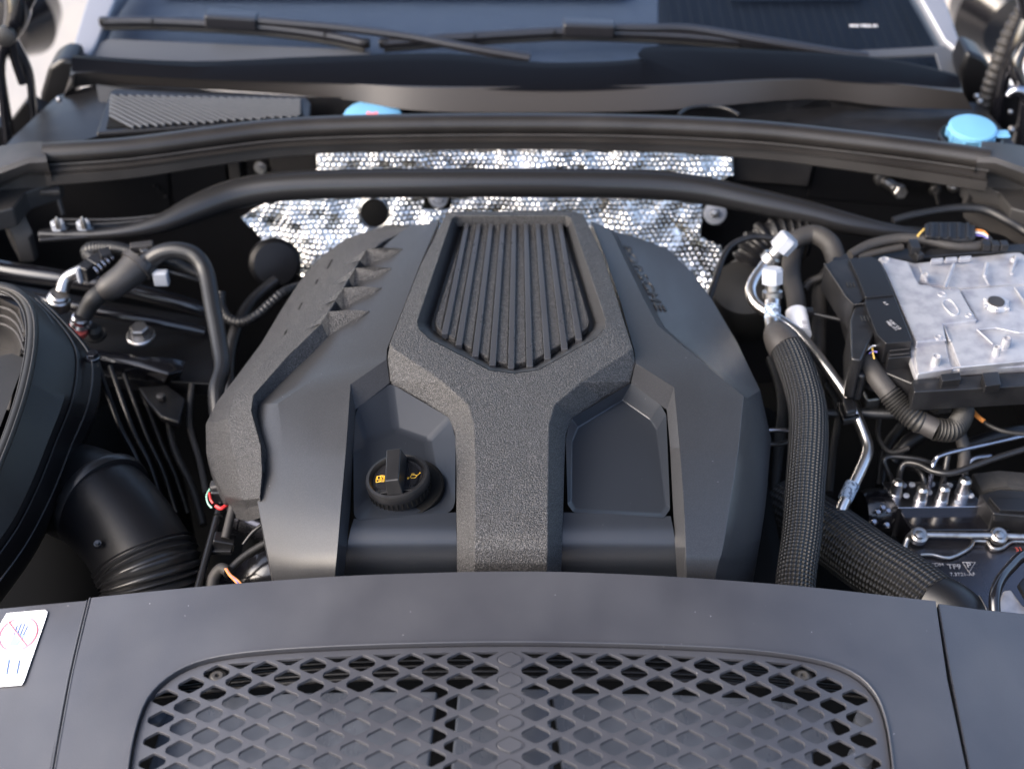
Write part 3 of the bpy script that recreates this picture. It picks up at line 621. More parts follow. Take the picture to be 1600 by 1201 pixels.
facets('blank_pocket', PR, ['a a2 i2 i', 'a2 a3 i3 i2', 'a3 g l2 i3', 'g f l l2', 'f e k2 l', 'e d k k2', 'd c j2 k', 'c b j j2', 'b a i j', 'i i2 i3 l2 l k2 k j2 j'], 'pocket_satin', EC, bevel=.0016, seg=3, angle=8)
# chamfers between the wings and the pockets
CL = {'p': (604, 561, -.010), 'q': (609, 598, -.022), 'r': (556, 639, -.0255), 's': (548, 600, -.012), 's1': (541, 700, -.014), 'r1': (552, 700, -.032), 's2': (533, 790, -.018), 'r2': (547, 800, -.038), 's3': (528, 850, -.030), 'r3': (542, 855, -.048), 's4': (523, 905, -.058), 'r4': (537, 905, -.086), 's5': (521, 935, -.09), 'r5': (535, 935, -.12)}
facets('pocket_chamfer', CL, ['p q r s', 's r r1 s1', 's1 r1 r2 s2', 's2 r2 r3 s3', 's3 r3 r4 s4', 's4 r4 r5 s5'], 'cover_smooth', EC, bevel=.0008, angle=10)
CR = {'p': (993, 567, -.010), 'q': (986, 598, -.017), 'r': (1042, 640, -.0185), 's': (1053, 605, -.012), 's1': (1062, 700, -.014), 'r1': (1047, 700, -.028), 's2': (1069, 800, -.018), 'r2': (1052, 800, -.038), 's3': (1071, 855, -.030), 'r3': (1055, 855, -.048), 's4': (1073, 905, -.058), 'r4': (1058, 905, -.086), 's5': (1074, 935, -.09), 'r5': (1059, 935, -.12)}
facets('pocket_chamfer', CR, ['p q r s', 's r r1 s1', 's1 r1 r2 s2', 's2 r2 r3 s3', 's3 r3 r4 s4', 's4 r4 r5 s5'], 'cover_smooth', EC, bevel=.0008, angle=10)
# textured spine
zr = .005
SPN = {'tl0': (697, 334, -.004), 'tl': (704, 330, .001), 'tr': (898, 330, .001), 'tr0': (912, 334, -.004), 'O1': (706, 341, zr), 'O1b': (714, 337, zr), 'O2': (884, 337, zr), 'O2b': (892, 341, zr), 'O3': (946, 499, zr), 'O4': (945, 512, zr), 'O5': (931, 528, zr), 'O6': (842, 577, zr), 'O7': (804, 583, zr), 'O8': (766, 578, zr), 'O9': (671, 529, zr), 'O10': (655, 514, zr), 'O11': (652, 502, zr),
       'e1': (657, 414, .002), 'e2': (609, 536, .002), 'f1': (943, 400, .002), 'f2': (989, 544, .002),
       'E4': (605, 562, -.012), 'E5': (610, 595, -.021), 'E6': (655, 622, -.027), 'E7': (701, 650, -.028), 'E8': (711, 675, -.029), 'E9': (713, 720, -.030), 'E10': (713, 800, -.035), 'E11': (714, 840, -.041), 'E12': (714, 865, -.051), 'E13': (714, 885, -.063), 'E14': (714, 910, -.084), 'E15': (714, 935, -.112),
       'F4': (993, 567, -.012), 'F5': (986, 595, -.018), 'F6': (940, 624, -.027), 'F7': (894, 651, -.028), 'F8': (884, 677, -.029), 'F9': (882, 720, -.030), 'F10': (880, 800, -.035), 'F11': (878, 840, -.041), 'F12': (878, 865, -.051), 'F13': (877, 885, -.063), 'F14': (877, 910, -.084), 'F15': (877, 935, -.112),
       'I1': (615, 545, .003), 'I2': (690, 595, .003), 'I3': (731, 632, .002), 'I4': (740, 662, .001), 'I5': (742, 720, -.002), 'I6': (742, 800, -.009), 'I7': (742, 835, -.015), 'I8': (741, 858, -.024), 'I9': (741, 880, -.038), 'I10': (741, 908, -.062), 'I11': (741, 935, -.092),
       'J1': (982, 549, .003), 'J2': (908, 597, .003), 'J3': (867, 632, .002), 'J4': (858, 662, .001), 'J5': (857, 720, -.002), 'J6': (856, 800, -.009), 'J7': (856, 835, -.015), 'J8': (856, 858, -.024), 'J9': (855, 880, -.038), 'J10': (855, 908, -.062), 'J11': (855, 935, -.092)}
SF = ['tl0 tl O1b O1', 'tl tr O2 O1b', 'tr tr0 O2b O2', 'tl0 O1 O11 e1', 'e1 O11 I1 e2', 'tr0 f1 O3 O2b', 'f1 f2 J1 O3', 'O11 O10 I1', 'O10 O9 I2 I1', 'O9 O8 I3 I2', 'O8 O7 O6 J3 I3', 'O3 J1 O4', 'O4 J1 J2 O5', 'O5 J2 J3 O6', 'I3 J3 J4 I4', 'I4 J4 J5 I5', 'I5 J5 J6 I6', 'I6 J6 J7 I7', 'I7 J7 J8 I8', 'I8 J8 J9 I9', 'I9 J9 J10 I10', 'I10 J10 J11 I11',
      'e2 I1 E4', 'I1 I2 E5 E4', 'I2 E6 E5', 'I2 I3 E7 E6', 'I3 I4 E8 E7', 'I4 I5 E9 E8', 'I5 I6 E10 E9', 'I6 I7 E11 E10', 'I7 I8 E12 E11', 'I8 I9 E13 E12', 'I9 I10 E14 E13', 'I10 I11 E15 E14',
      'f2 F4 J1', 'J1 F4 F5 J2', 'J2 F5 F6', 'J2 F6 F7 J3', 'J3 F7 F8 J4', 'J4 F8 F9 J5', 'J5 F9 F10 J6', 'J6 F10 F11 J7', 'J7 F11 F12 J8', 'J8 F12 F13 J9', 'J9 F13 F14 J10', 'J10 F14 F15 J11']
facets('textured_spine', SPN, SF, 'cover_grain', EC, drop=.016, bevel=.0025, seg=3, angle=14)
WL = [('O1', (722, 352)), ('O1b', (730, 350)), ('O2', (874, 350)), ('O2b', (881, 352)), ('O3', (927, 505)), ('O4', (925, 514)), ('O5', (914, 524)), ('O6', (836, 569)), ('O7', (804, 575)), ('O8', (772, 570)), ('O9', (688, 524)), ('O10', (676, 514)), ('O11', (674, 505))]
n = len(WL); vs = [V(SPN[a][0], SPN[a][1], zr - .0006) for a, b in WL] + [V(*b, -.020) for a, b in WL]
vs2 = [V(*b, -.020) for a, b in WL]
mesh('recess_wall', vs, [(i, (i + 1) % n, n + (i + 1) % n, n + i) for i in range(n)] + [tuple(range(n, 2 * n))], 'cover_smooth', EC, bevel=.001, angle=25)
ins = [(728, 349), (736, 346), (870, 346), (877, 349), (921, 500), (919, 510), (908, 519), (834, 562), (803, 568), (773, 564), (692, 519), (682, 510), (680, 500)]
insert = pz('grained_insert', ins, -.008, 'cover_grain', EC, .010, .0015)
rt = [729.8, 748.5, 767.4, 785.8, 803.4, 821.8, 839.9, 857.7, 875]; rb = [695, 717, 742.6, 769.5, 798.6, 827.9, 855.9, 882.5, 905]; ry = [521, 538, 556, 570, 575, 572, 560, 545, 530]
for a, b, y in zip(rt, rb, ry):
    wt, wb = 3.4, 5.0
    e = V(a - wt, 349, -.0045), V(a + wt, 349, -.0045), V(b + wb, y, -.0045), V(b - wb, y, -.0045)
    prism('rib', e, 'rib_sheen', EC, (0, 0, -.008), .0007)
    prism('rib_shade_line', (V(a - wt - 1.2, 350, -.0076), V(a - wt, 350, -.0076), V(b - wb, y - 6, -.0076), V(b - wb - 1.8, y - 6, -.0076)), 'matt_black', EC, (0, 0, -.001), 0)  # black strip laid on as the shade line beside each rib
# textured flank with louvres
bl = bvh_of(lp)
FL = [[(600, 352, -.055), (628, 353, -.044), (655, 351, -.034)], [(540, 372, -.062), (572, 374, -.040), (600, 376, -.026)], [(500, 401, -.066), (535, 403, -.038), (563, 405, -.019)], [(470, 436, -.070), (510, 437, -.037), (545, 436, -.017)], [(438, 485, -.074), (484, 474, -.036), (525, 469, -.016)],
      [(407, 537, -.078), (455, 517, -.036), (502, 506, -.016)], [(366, 592, -.082), (412, 567, -.038), (450, 556, -.021)], [(338, 628, -.086), (366, 618, -.048), (397, 616, -.032)], [(321, 662, -.090), (356, 655, -.052), (393, 640, -.034)], [(322, 706, -.094), (362, 700, -.056), (408, 694, -.036)], [(333, 742, -.098), (372, 737, -.060), (410, 736, -.040)], [(350, 776, -.104), (378, 780, -.070), (406, 778, -.052)], [(356, 788, -.12), (384, 794, -.09), (403, 788, -.07)]]
fl = patch('textured_flank', FL, 'cover_grain', EC, drop=.02, bevel=.003, seg=3, angle=14)
WLL = [(502, 506, -.016, 513, 528), (450, 556, -.021, 463, 576), (397, 616, -.032, 404, 634), (393, 640, -.034, 403, 650), (408, 694, -.036, 419, 712), (410, 736, -.040, 414, 740)]
wv = []
for a, b, z, c, d in WLL: wv += [V(a, b, z + .0002), on(bl, c, d, -.001)]
mesh('flank_step', wv, [(2 * i, 2 * i + 1, 2 * i + 3, 2 * i + 2) for i in range(len(WLL) - 1)], 'cover_grain', EC, angle=60)
tri = [((485, 530), (502, 506), (512, 527)), ((514, 486), (525, 469), (534, 484)), ((537, 449), (545, 436), (552, 448)), ((556, 418), (563, 405), (571, 417)), ((574, 388), (600, 376), (612, 386))]
tips = [(578, 485), (597, 449), (612, 418), (630, 388)]
for k in range(4):
    A = tri[k][1]; B = tri[k + 1][0]; T = tips[k]; E = tri[k][2]
    zs = -.021
    mid = ((T[0] + E[0]) / 2 + 2, (T[1] + E[1]) / 2 + 4)
    pT, pE, pm = on(bl, *T, .001), on(bl, *E, -.001), on(bl, *mid, 0)
    pB = V(*B, -.0155); pA = V(A[0] - 2, A[1], -.0155); pL = V(A[0] - 26, A[1] + 8, -.0195)
    pR = V((B[0] + T[0]) / 2, (B[1] + T[1]) / 2 - 1, max(pT.z, -.022) + .004)
    vsl = [pA, pB, pR, pT, pm, pE, pL]; low = [v + Vector((0, 0, -.02)) for v in vsl]
    mesh('louvre', vsl + low, [(0, 1, 2, 3, 4, 5), (0, 6, 1)] + [(i, (i + 1) % 6, 7 + (i + 1) % 6, 7 + i) for i in range(6)], 'cover_grain', EC, bevel=.0008)
for a, b in ((447, 516), (469, 477), (492, 444), (514, 413)):
    p = [(a - 4, b + 7), (a + 3, b - 7), (a + 6, b - 8), (a - 1, b + 6)]; bf = None
    if a == 447: bf0 = bvh_of(fl)
    prism('flank_slit', [on(bf0, *q, .0012) for q in p], 'matt_black', EC, (0, 0, -.002), 0)
# raised letters along the right wing, reading down the slope
brp = bvh_of(rp)
p0, p1 = on(brp, 969, 372, .0), on(brp, 1037, 492, .0); pm = (p0 + p1) / 2
side = (on(brp, 1030, 420) - on(brp, 985, 440))
tx = text('raised_lettering', 'PORSCHE', on(brp, 1004, 432, .0006), (p1 - p0), side, .019, 'cover_smooth', EC, ext=.0004, outline=.0005, sx=1.56, sp=1.12)
# ================================================================== OIL CAP
cc = V(620, 742, -.018); ax = Vector((-.16, -.02, .98)).normalized(); rr = .0335
oc = thing('oil_filler_cap', 'round black oil filler cap with yellow symbols and grip bar in the left pocket', 'oil cap', cc)
ca, cu_, cw = frame(ax); cu_ = Vector((1, 0, 0)); cu_ = (cu_ - ca * cu_.dot(ca)).normalized(); cw = ca.cross(cu_)
lathe('well_shade_ring', V(629, 764, -.0425), ax, [(.0440, -.006), (.0440, .0012), (.0425, .0020), (.0410, .0006), (.030, .0004)], 'matt_black', oc, n=56)  # flat black ring stands in for the shaded hole under the cap
lathe('outer_ring', cc, ax, [(rr * .93, -.022), (rr * .97, -.012), (rr, -.010), (rr, -.003), (rr * .97, 0), (rr * .88, .0005), (rr * .84, -.001), (rr * .80, -.005), (rr * .60, -.006), (rr * .2, -.006)], 'plastic_black', oc, n=56)
dish = lathe('gloss_dish', cc, ax, [(rr * .80, -.0062), (rr * .79, -.0045), (rr * .70, -.0052), (rr * .66, -.0030), (rr * .1, -.0030)], 'dish_gloss', oc, n=56)
def cl(a, b, h): return cc + cu_ * a + cw * b + ca * h
gripv = [cl(x, y, z) for (x, y, z) in ((-.0082, -rr * .86, -.003), (.0082, -rr * .86, -.003), (.0090, rr * .82, -.003), (-.0090, rr * .82, -.003), (-.0070, -rr * .72, .017), (.0070, -rr * .72, .017), (.0076, rr * .52, .021), (-.0076, rr * .52, .021))]
mesh('grip_bar', gripv, [(0, 1, 5, 4), (1, 2, 6, 5), (2, 3, 7, 6), (3, 0, 4, 7), (4, 5, 6, 7), (3, 2, 1, 0)], 'plastic_black', oc, bevel=.0012, seg=3)
mesh('cross_web', [cl(x, y, z) for (x, y, z) in ((-rr * .72, -.021, -.0045), (rr * .72, -.021, -.0045), (rr * .66, -.0165, -.0045), (-rr * .66, -.0165, -.0045), (-rr * .72, -.021, -.0025), (rr * .72, -.021, -.0025), (rr * .66, -.0165, -.0025), (-rr * .66, -.0165, -.0025))], [(0, 1, 5, 4), (1, 2, 6, 5), (2, 3, 7, 6), (3, 0, 4, 7), (4, 5, 6, 7), (3, 2, 1, 0)], 'plastic_black', oc, bevel=.0005)
for i in range(40):
    a = 2 * math.pi * i / 40; q = cl(rr * .985 * math.cos(a), rr * .985 * math.sin(a), -.014)
    if math.sin(a) < .5: tube('grip_notch', [(*(q - ca * .004), .0007), (*(q + ca * .003), .0007)], 'matt_black', oc, world=True, n=5, k=1)
def strokes(name, segs, o, s, m, parent, fn, w=.00036):
    for sgm in segs: tube(name, [(*fn(o[0] + a * s, o[1] + b * s), w) for a, b in sgm], m, parent, world=True, n=5, k=1)
fnc = lambda a, b: cl(a, b, -.0028)
strokes('book_symbol', [[(0, 0), (1, .15), (2, 0), (2, 2), (1, 2.15), (0, 2), (0, 0)], [(1, .15), (1, 2.15)], [(1.3, .7), (1.3, 1.6), (1.75, 1.6), (1.75, .7), (1.3, .7)], [(.25, 1.9), (.25, .9), (.75, .9)]], (-.0222, -.0042), .0042, 'yellow_print', dish, fnc)
strokes('oil_can_symbol', [[(0, .6), (.3, 0), (1.5, 0), (2, .9), (2.9, 1.8), (2.5, 1.9)], [(0, .6), (.3, 1.2), (1.2, 1.2), (1.9, .8)], [(.3, 1.2), (.3, 1.7), (1.1, 1.7)], [(-.7, -.3), (-.3, .4), (-.9, .3), (-.7, -.3)]], (.0138, -.0040), .0036, 'yellow_print', dish, fnc)

# ================================================================== FRONT PANEL AND GRILLE
YP0, ZP0 = -.27, -.022
TILT = math.tan(R(5)); CROWN = .30
def pf(x, y, dz=0): return ZP0 + TILT * (y - YP0) - CROWN * x * x + dz
def PS(px, py, dz=0): return surf(px, py, lambda x, y: pf(x, y, dz))
KB = -.04
def warp(u, v): return u, v - KB * u * u            # rows bow towards the sides
def pm_(u, v, w): x, y = warp(u, v); return Vector((x, y, pf(x, y) + w))
fp = thing('radiator_shroud', 'wide dark grey front cover panel with diamond grille at the bottom', 'cover panel', (0, -.35, -.05))
def to_uv(p): return p.x, p.y + KB * p.x * p.x
def outl(pts): return [to_uv(PS(*q)) for q in pts]
rear = [(143, 933), (170, 930), (300, 917), (420, 907), (540, 899), (680, 894), (800, 892), (920, 894), (1080, 902), (1250, 915), (1380, 929), (1440, 936), (1462, 938)]
rear_px = catmull([list(p) for p in rear], 3)
panel_out = outl([tuple(p) for p in rear_px]) + outl([(1480, 1060), (1518, 1240)]) + outl([(1440, 1260), (1000, 1270), (600, 1270), (180, 1260)]) + outl([(78, 1240), (112, 1060)])
gout_px = [(196, 1240), (204, 1170), (222, 1105), (248, 1068), (290, 1040), (345, 1024), (430, 1014), (560, 1007), (700, 1003), (800, 1002), (900, 1003), (1040, 1007), (1170, 1014), (1270, 1028), (1330, 1048), (1365, 1078), (1384, 1120), (1394, 1180), (1400, 1245)]
gpx = catmull([list(p) for p in gout_px], 3)
gin = outl([tuple(p) for p in gpx]) + outl([(1200, 1262), (800, 1264), (400, 1262)])
def dens(lp, step=.03):
    out = []
    for a, b in zip(lp, lp[1:] + lp[:1]):
        L = math.hypot(a[0] - b[0], a[1] - b[1]); k = max(1, int(L / step))
        for i in range(k): out.append((a[0] + (b[0] - a[0]) * i / k, a[1] + (b[1] - a[1]) * i / k))
    return out
def sheet(name, outer, holes, zoff, thick, m, parent, bev=.0015, grid=.035, rim=None):
    """plate following the panel's crown, triangulated with extra points so that it really curves."""
    loops = [dens(outer)] + [h for h in holes]; pts = []; edges = []
    for lp_ in loops:
        s = len(pts); k = len(lp_); pts += [Vector(p[:2]) for p in lp_]; edges += [(s + i, s + (i + 1) % k) for i in range(k)]
    nb = len(pts)
    xs = [p.x for p in pts]; ys = [p.y for p in pts]
    x = min(xs)
    hb = [(min(q[0] for q in h), max(q[0] for q in h), min(q[1] for q in h), max(q[1] for q in h)) for h in holes]
    def bad(px_, py_):
        if not inside(px_, py_, loops[0]): return True
        for h, (a, b, c, d) in zip(holes, hb):
            if a <= px_ <= b and c <= py_ <= d and inside(px_, py_, h): return True
        return False
    if grid:
        while x < max(xs):
            y = min(ys)
            while y < max(ys):
                if not bad(x, y): pts.append(Vector((x, y)))
                y += grid
            x += grid
    r = geometry.delaunay_2d_cdt(pts, edges, [], 0, 1e-6)
    v2, f2 = r[0], r[2]; fs = []
    for f in f2:
        cx_ = sum(v2[i].x for i in f) / 3; cy_ = sum(v2[i].y for i in f) / 3
        if not bad(cx_, cy_): fs.append(tuple(f))
    vs = [pm_(v.x, v.y, zoff) for v in v2]
    vs, fs = skirt(vs, fs, thick)
    return mesh(name, vs, fs, m, parent, bevel=bev, seg=2, angle=40)
sheet('panel_sheet', panel_out, [gin], 0, .012, 'panel_plastic', fp, bev=.002)
# diamond lattice, in the panel's own metric
c0 = to_uv(PS(797, 1025.8)); c5 = to_uv(PS(797, 1195)); BV = (c0[1] - c5[1]) / 5
AU = to_uv(PS(874.6, 1028))[0] - c0[0]
u0 = c0[0]
hw, hh = AU * .375, BV * .425
def diamond(cx_, cy_, hw, hh, rr_=.50, n=4, dx_=0):
    c = .73; y = (1 - c) * hh + .0002
    cs = [(cx_ + hw * c, cy_ - y), (cx_ + hw * c, cy_ + y), (cx_, cy_ + hh), (cx_ - hw * c, cy_ + y), (cx_ - hw * c, cy_ - y), (cx_, cy_ - hh)]; out = []
    for i in range(6):
        p, a, b = cs[i], cs[i - 1], cs[(i + 1) % 6]
        def tow(q, r=.0022):
            L = math.hypot(q[0] - p[0], q[1] - p[1]); f = min(.48, r / L); return (p[0] + (q[0] - p[0]) * f, p[1] + (q[1] - p[1]) * f)
        s, e = tow(a), tow(b)
        for k in range(4):
            t = k / 3; out.append(((1 - t) ** 2 * s[0] + 2 * t * (1 - t) * p[0] + t * t * e[0], (1 - t) ** 2 * s[1] + 2 * t * (1 - t) * p[1] + t * t * e[1]))
    return out
gxs = [p[0] for p in gin]; holes = []; plugs = []; screws = []; halves = []
def inset_ok(x, y, m_=.0): return inside(x, y, gin)
ginner = gin
lim_px = lambda u, v: proj(pm_(u, v, 0))
for row in range(-2, 16):
    for colm in range(-18, 19):
        cx_ = u0 + colm * AU / 1.0 * .5; cy_ = c0[1] - row * BV * .5
        if (row + colm) % 2: continue
        # keep columns one half step apart
        if not all(inside(cx_ + a * hw * .80, cy_ + b * hh * .98, ginner) for a, b in ((1, 0), (-1, 0), (0, 1), (0, -1), (.6, .6), (-.6, .6))):
            if row == -1 and abs(colm) <= 15 and inside(cx_, cy_ - hh * .1, ginner) and all(inside(cx_ + a * hw * .75, cy_ - hh * .05, ginner) for a in (1, -1)):
                # half diamond along the top rim
                holes.append([(cx_ + hw * .80, cy_ - hh * .22), (cx_ - hw * .80, cy_ - hh * .22), (cx_ - hw * .1, cy_ - hh * .95), (cx_ + hw * .1, cy_ - hh * .95)])
            continue
        if colm == 0: plugs.append((cx_, cy_)); continue
        if row == 0 and abs(colm) == 12: screws.append((cx_, cy_))
        holes.append(diamond(cx_, cy_, hw, hh))
gr_in = outl([tuple(p) for p in catmull([[q[0] + (3 if q[0] < 800 else -3), q[1] + 3] for q in gout_px], 3)]) + outl([(1200, 1258), (800, 1260), (400, 1258)])
gs = sheet('diamond_grille', gr_in, holes, -.004, .0035, 'panel_plastic', fp, bev=.0009, grid=0)
for (a, b) in plugs:
    lp_ = diamond(a, b, hw * .97, hh * .97); nn = len(lp_)
    vs = [pm_(x, y, -.0040) for x, y in lp_] + [pm_(a + (x - a) * .93, b + (y - b) * .93, -.0052) for x, y in lp_] + [pm_(a + (x - a) * .84, b + (y - b) * .84, -.0036) for x, y in lp_]
    vs = [v + Vector((0, 0, .0006)) for v in vs]
    mesh('blanked_diamond', vs, [(i, (i + 1) % nn, nn + (i + 1) % nn, nn + i) for i in range(nn)] + [(nn + i, nn + (i + 1) % nn, 2 * nn + (i + 1) % nn, 2 * nn + i) for i in range(nn)] + [tuple(range(2 * nn, 3 * nn))], 'panel_plastic', fp, angle=50)
# raised bead round the grille
bead = [PS(*p[:2], .001) for p in gpx]
tube('grille_bead', [(*p, .0010) for p in bead], 'panel_plastic', fp, world=True, n=8, k=1)
for (a, b), lab in zip(screws, ('dull screw head sunk in the upper left diamond of the grille', 'dull screw head sunk in the upper right diamond of the grille')):
    p = pm_(a, b, -.012); t = thing('panel_screw', lab, 'screw', p, 'screws in the front grille')
    lathe('screw_head', p, (0, 0, 1), [(.0085, -.002), (.0085, .001), (.005, .004), (.0025, .004), (.002, .001)], 'dull_steel', t, n=24)
    lathe('recess', p + Vector((0, 0, -.003)), (0, 0, 1), [(.012, -.002), (.012, .001)], 'plastic_black', t, n=20)
# cover side pieces
sc = [thing('side_cover', 'grey plastic side cover with a warning sticker at the lower left corner', 'cover panel', PS(60, 1000)), thing('side_cover', 'plain dark plastic side cover at the lower right corner', 'cover panel', PS(1550, 1000))]
def dz_outline(pts, dz): return [PS(a, b, dz) for a, b in pts]
prism('cover_sheet', dz_outline([(-60, 957), (0, 949), (60, 943), (138, 936), (106, 1070), (84, 1180), (72, 1250), (-120, 1260)], -.002), 'panel_plastic', sc[0], (0, 0, -.012), .002)
prism('cover_sheet', dz_outline([(1465, 941), (1530, 950), (1600, 957), (1680, 966), (1720, 1260), (1524, 1250), (1498, 1120), (1482, 1040)], -.003), 'panel_plastic', sc[1], (0, 0, -.012), .002)
for pp in ([(141, 934), (112, 1060), (80, 1240)], [(136, 938), (106, 1064), (74, 1244)]):
    tube('joint_edge', [(*PS(a, b, -.0005), .0012) for a, b in pp], 'panel_plastic', fp, world=True, n=6, k=4)
# sticker
sk = thing('warning_sticker', 'white warning sticker with a crossed-out hand in a red circle', 'sticker', PS(30, 1010))
def st(px, py, dz): return PS(px, py, dz)
prism('sticker_sheet', [st(*q, .0) for q in ((-14, 1073), (-6, 985), (10, 958), (14, 957), (70, 952), (74, 955), (73, 961), (38, 1062), (34, 1069))], 'white_print', sk, (0, 0, -.0008), 0)
def skf(u, v): return PS(30 + u * 29 + v * 8 - 2, 990.5 - v * 26, .0006)       # tilted circle
tube('circle', [(*skf(math.cos(a), math.sin(a)), .0011) for a in [i * math.pi / 16 for i in range(33)]], 'pink_print', sk, world=True, n=6, k=1)
tube('bar', [(*skf(-.70, .70), .0012), (*skf(.66, -.72), .0012)], 'pink_print', sk, world=True, n=6, k=1)
for i in range(4): tube('finger', [(*skf(-.22 + i * .17, -.05), .0007), (*skf(-.20 + i * .19, .52 + (.12 if i in (1, 2) else 0)), .0006)], 'grey_print', sk, world=True, n=6, k=1)
mesh('palm', [skf(-.30, -.70), skf(.14, -.68), skf(.32, -.2), skf(.40, .05), skf(-.24, .02)], [(0, 1, 2, 3, 4)], 'grey_print', sk)
for s in ([(0, 1032), (14, 1030), (26, 1029)], [(26, 1029), (30, 1032), (26, 1052)], [(14, 1030), (10, 1053)], [(0, 1054), (10, 1053), (24, 1052)]):
    tube('book_outline', [(*st(a, b, .0006), .0008) for a, b in s], 'grey_print', sk, world=True, n=5, k=1)
# what lies below the grille
rad = thing('radiator_duct', 'smooth grey ducts and radiator rails glimpsed below the diamond grille', 'radiator duct', (0, -.4, -.12))
def under(name, pts, dz, m, h=.01): return prism(name, [PS(a, b, dz) for a, b in pts], m, rad, (0, 0, -h), .003)
under('duct_left', [(262, 1095), (420, 1082), (560, 1078), (684, 1078), (664, 1250), (215, 1250)], -.035, 'grey_duct')
under('duct_middle', [(716, 1074), (858, 1074), (868, 1250), (700, 1250)], -.035, 'grey_duct')
under('duct_right', [(862, 1080), (1040, 1082), (1200, 1090), (1290, 1106), (1310, 1150), (1270, 1170), (1280, 1250), (884, 1250)], -.040, 'grey_duct')
for k in range(4): tube('cooling_rail', [(*PS(230, 1062 + k * 9, -.05), .003), (*PS(500, 1036 + k * 9, -.05), .003), (*PS(800, 1030 + k * 9, -.05), .003), (*PS(1100, 1036 + k * 9, -.05), .003), (*PS(1370, 1062 + k * 9, -.05), .003)], 'satin_black', rad, world=True, n=8)
for (a, b) in ((1355, 1122), (1345, 1180), (240, 1115)): lathe('duct_boss', PS(a, b, -.03), (0, 0, 1), [(.012, -.01), (.011, 0), (.004, .003)], 'grey_duct', rad, n=20)
under('base_tray', [(120, 1010), (1470, 1010), (1540, 1260), (60, 1260)], -.11, 'matt_black')

# ================================================================== LEFT OF THE BAY
# air intake mouth
im = thing('air_intake_duct', 'big black air intake duct with raised oval seal lip at the left edge', 'air duct', V(30, 600, -.1))
lip = [(-30, 446), (0, 449), (26, 458), (44, 478), (51, 510), (48, 556), (36, 612), (18, 668), (0, 714), (-20, 760), (-50, 800)]
tube('seal_lip', [(a, b, -.01, 9) for a, b in lip], 'rubber', im, n=14)
tube('seal_bead', [(a + 3, b, .001, 1.6) for a, b in lip], 'rubber_grey', im, n=8)
tube('seal_bead', [(a - 10, b + 3, -.006, 1.6) for a, b in lip], 'rubber_grey', im, n=8)
outr = [(-30, 440, -.03), (20, 443, -.03), (70, 470, -.035), (112, 512, -.05), (150, 556, -.07), (158, 588, -.085), (150, 640, -.095), (124, 700, -.11), (92, 780, -.12), (50, 860, -.13), (0, 930, -.14)]
midr = [((a[0] * .45 + b[0] * .55), (a[1] * .45 + b[1] * .55), -.018 + (b[2] * .25)) for a, b in zip(lip, outr)]
patch('housing', [[(a + 4, b, -.012) for a, b in lip], midr, outr, [(a[0], a[1] + 12, a[2] - .06) for a in outr]], 'duct_black', im, refine_cols=4)
for q in range(4): tube('moulded_rib', [((a[0] * (1 - .22 * (q + 1)) + b[0] * .22 * (q + 1)), (a[1] * (1 - .22 * (q + 1)) + b[1] * .22 * (q + 1)), -.014 + b[2] * .22 * (q + 1) * .6, 1.6) for a, b in list(zip(lip, outr))[2:]], 'plastic_black', im, n=6)
patch('duct_interior', [[(-60, 470, -.05), (0, 466, -.04), (30, 480, -.04), (40, 520, -.04)], [(-60, 500, -.10), (0, 492, -.10), (24, 505, -.09), (34, 540, -.08)], [(-60, 560, -.16), (-10, 540, -.16), (16, 548, -.15), (28, 570, -.12)], [(-60, 740, -.18), (-20, 660, -.17), (-4, 640, -.16), (14, 640, -.13)]], 'rubber_grey', im, fine=3)
for q in range(3): tube('inner_ridge', [(-40, 486 + q * 13, -.05 - q * .01, 2.5), (0, 480 + q * 13, -.05 - q * .01, 2.5), (26, 492 + q * 14, -.05 - q * .01, 2.5), (38, 520 + q * 14, -.05 - q * .01, 2.5)], 'rubber_grey', im, n=6)
mesh('duct_floor', [V(-60, 570, -.06), V(18, 552, -.06), V(40, 560, -.055), V(10, 640, -.06), V(-20, 720, -.07), V(-60, 760, -.07)], [(0, 1, 2, 3, 4, 5)], 'rubber', im)
bolt('bolt', V(145, 558, -.055), (0, 0, 1), .007, .004, 'small black screw on the corner of the air intake duct', m='paint_gloss', washer=1.3)
# airbox body beneath
ab = thing('airbox', 'dark airbox body beneath the air intake duct', 'airbox', V(60, 800, -.3))
patch('airbox_wall', [[(-60, 700, -.15), (60, 700, -.14), (130, 650, -.15), (190, 620, -.2), (250, 640, -.3)], [(-60, 820, -.2), (60, 820, -.22), (150, 800, -.24), (230, 760, -.3), (290, 760, -.36)], [(-60, 980, -.25), (60, 980, -.26), (160, 980, -.3), (260, 980, -.36), (330, 980, -.4)]], 'matt_black', ab, fine=2)
for q in range(4): tube('stiffening_rib', [(150 + q * 22, 560 + q * 12, -.13 - q * .03, 4), (185 + q * 22, 660 + q * 10, -.17 - q * .03, 4), (215 + q * 20, 720 + q * 8, -.2 - q * .03, 4), (240 + q * 18, 800, -.24 - q * .03, 4)], 'satin_black', ab, n=8)
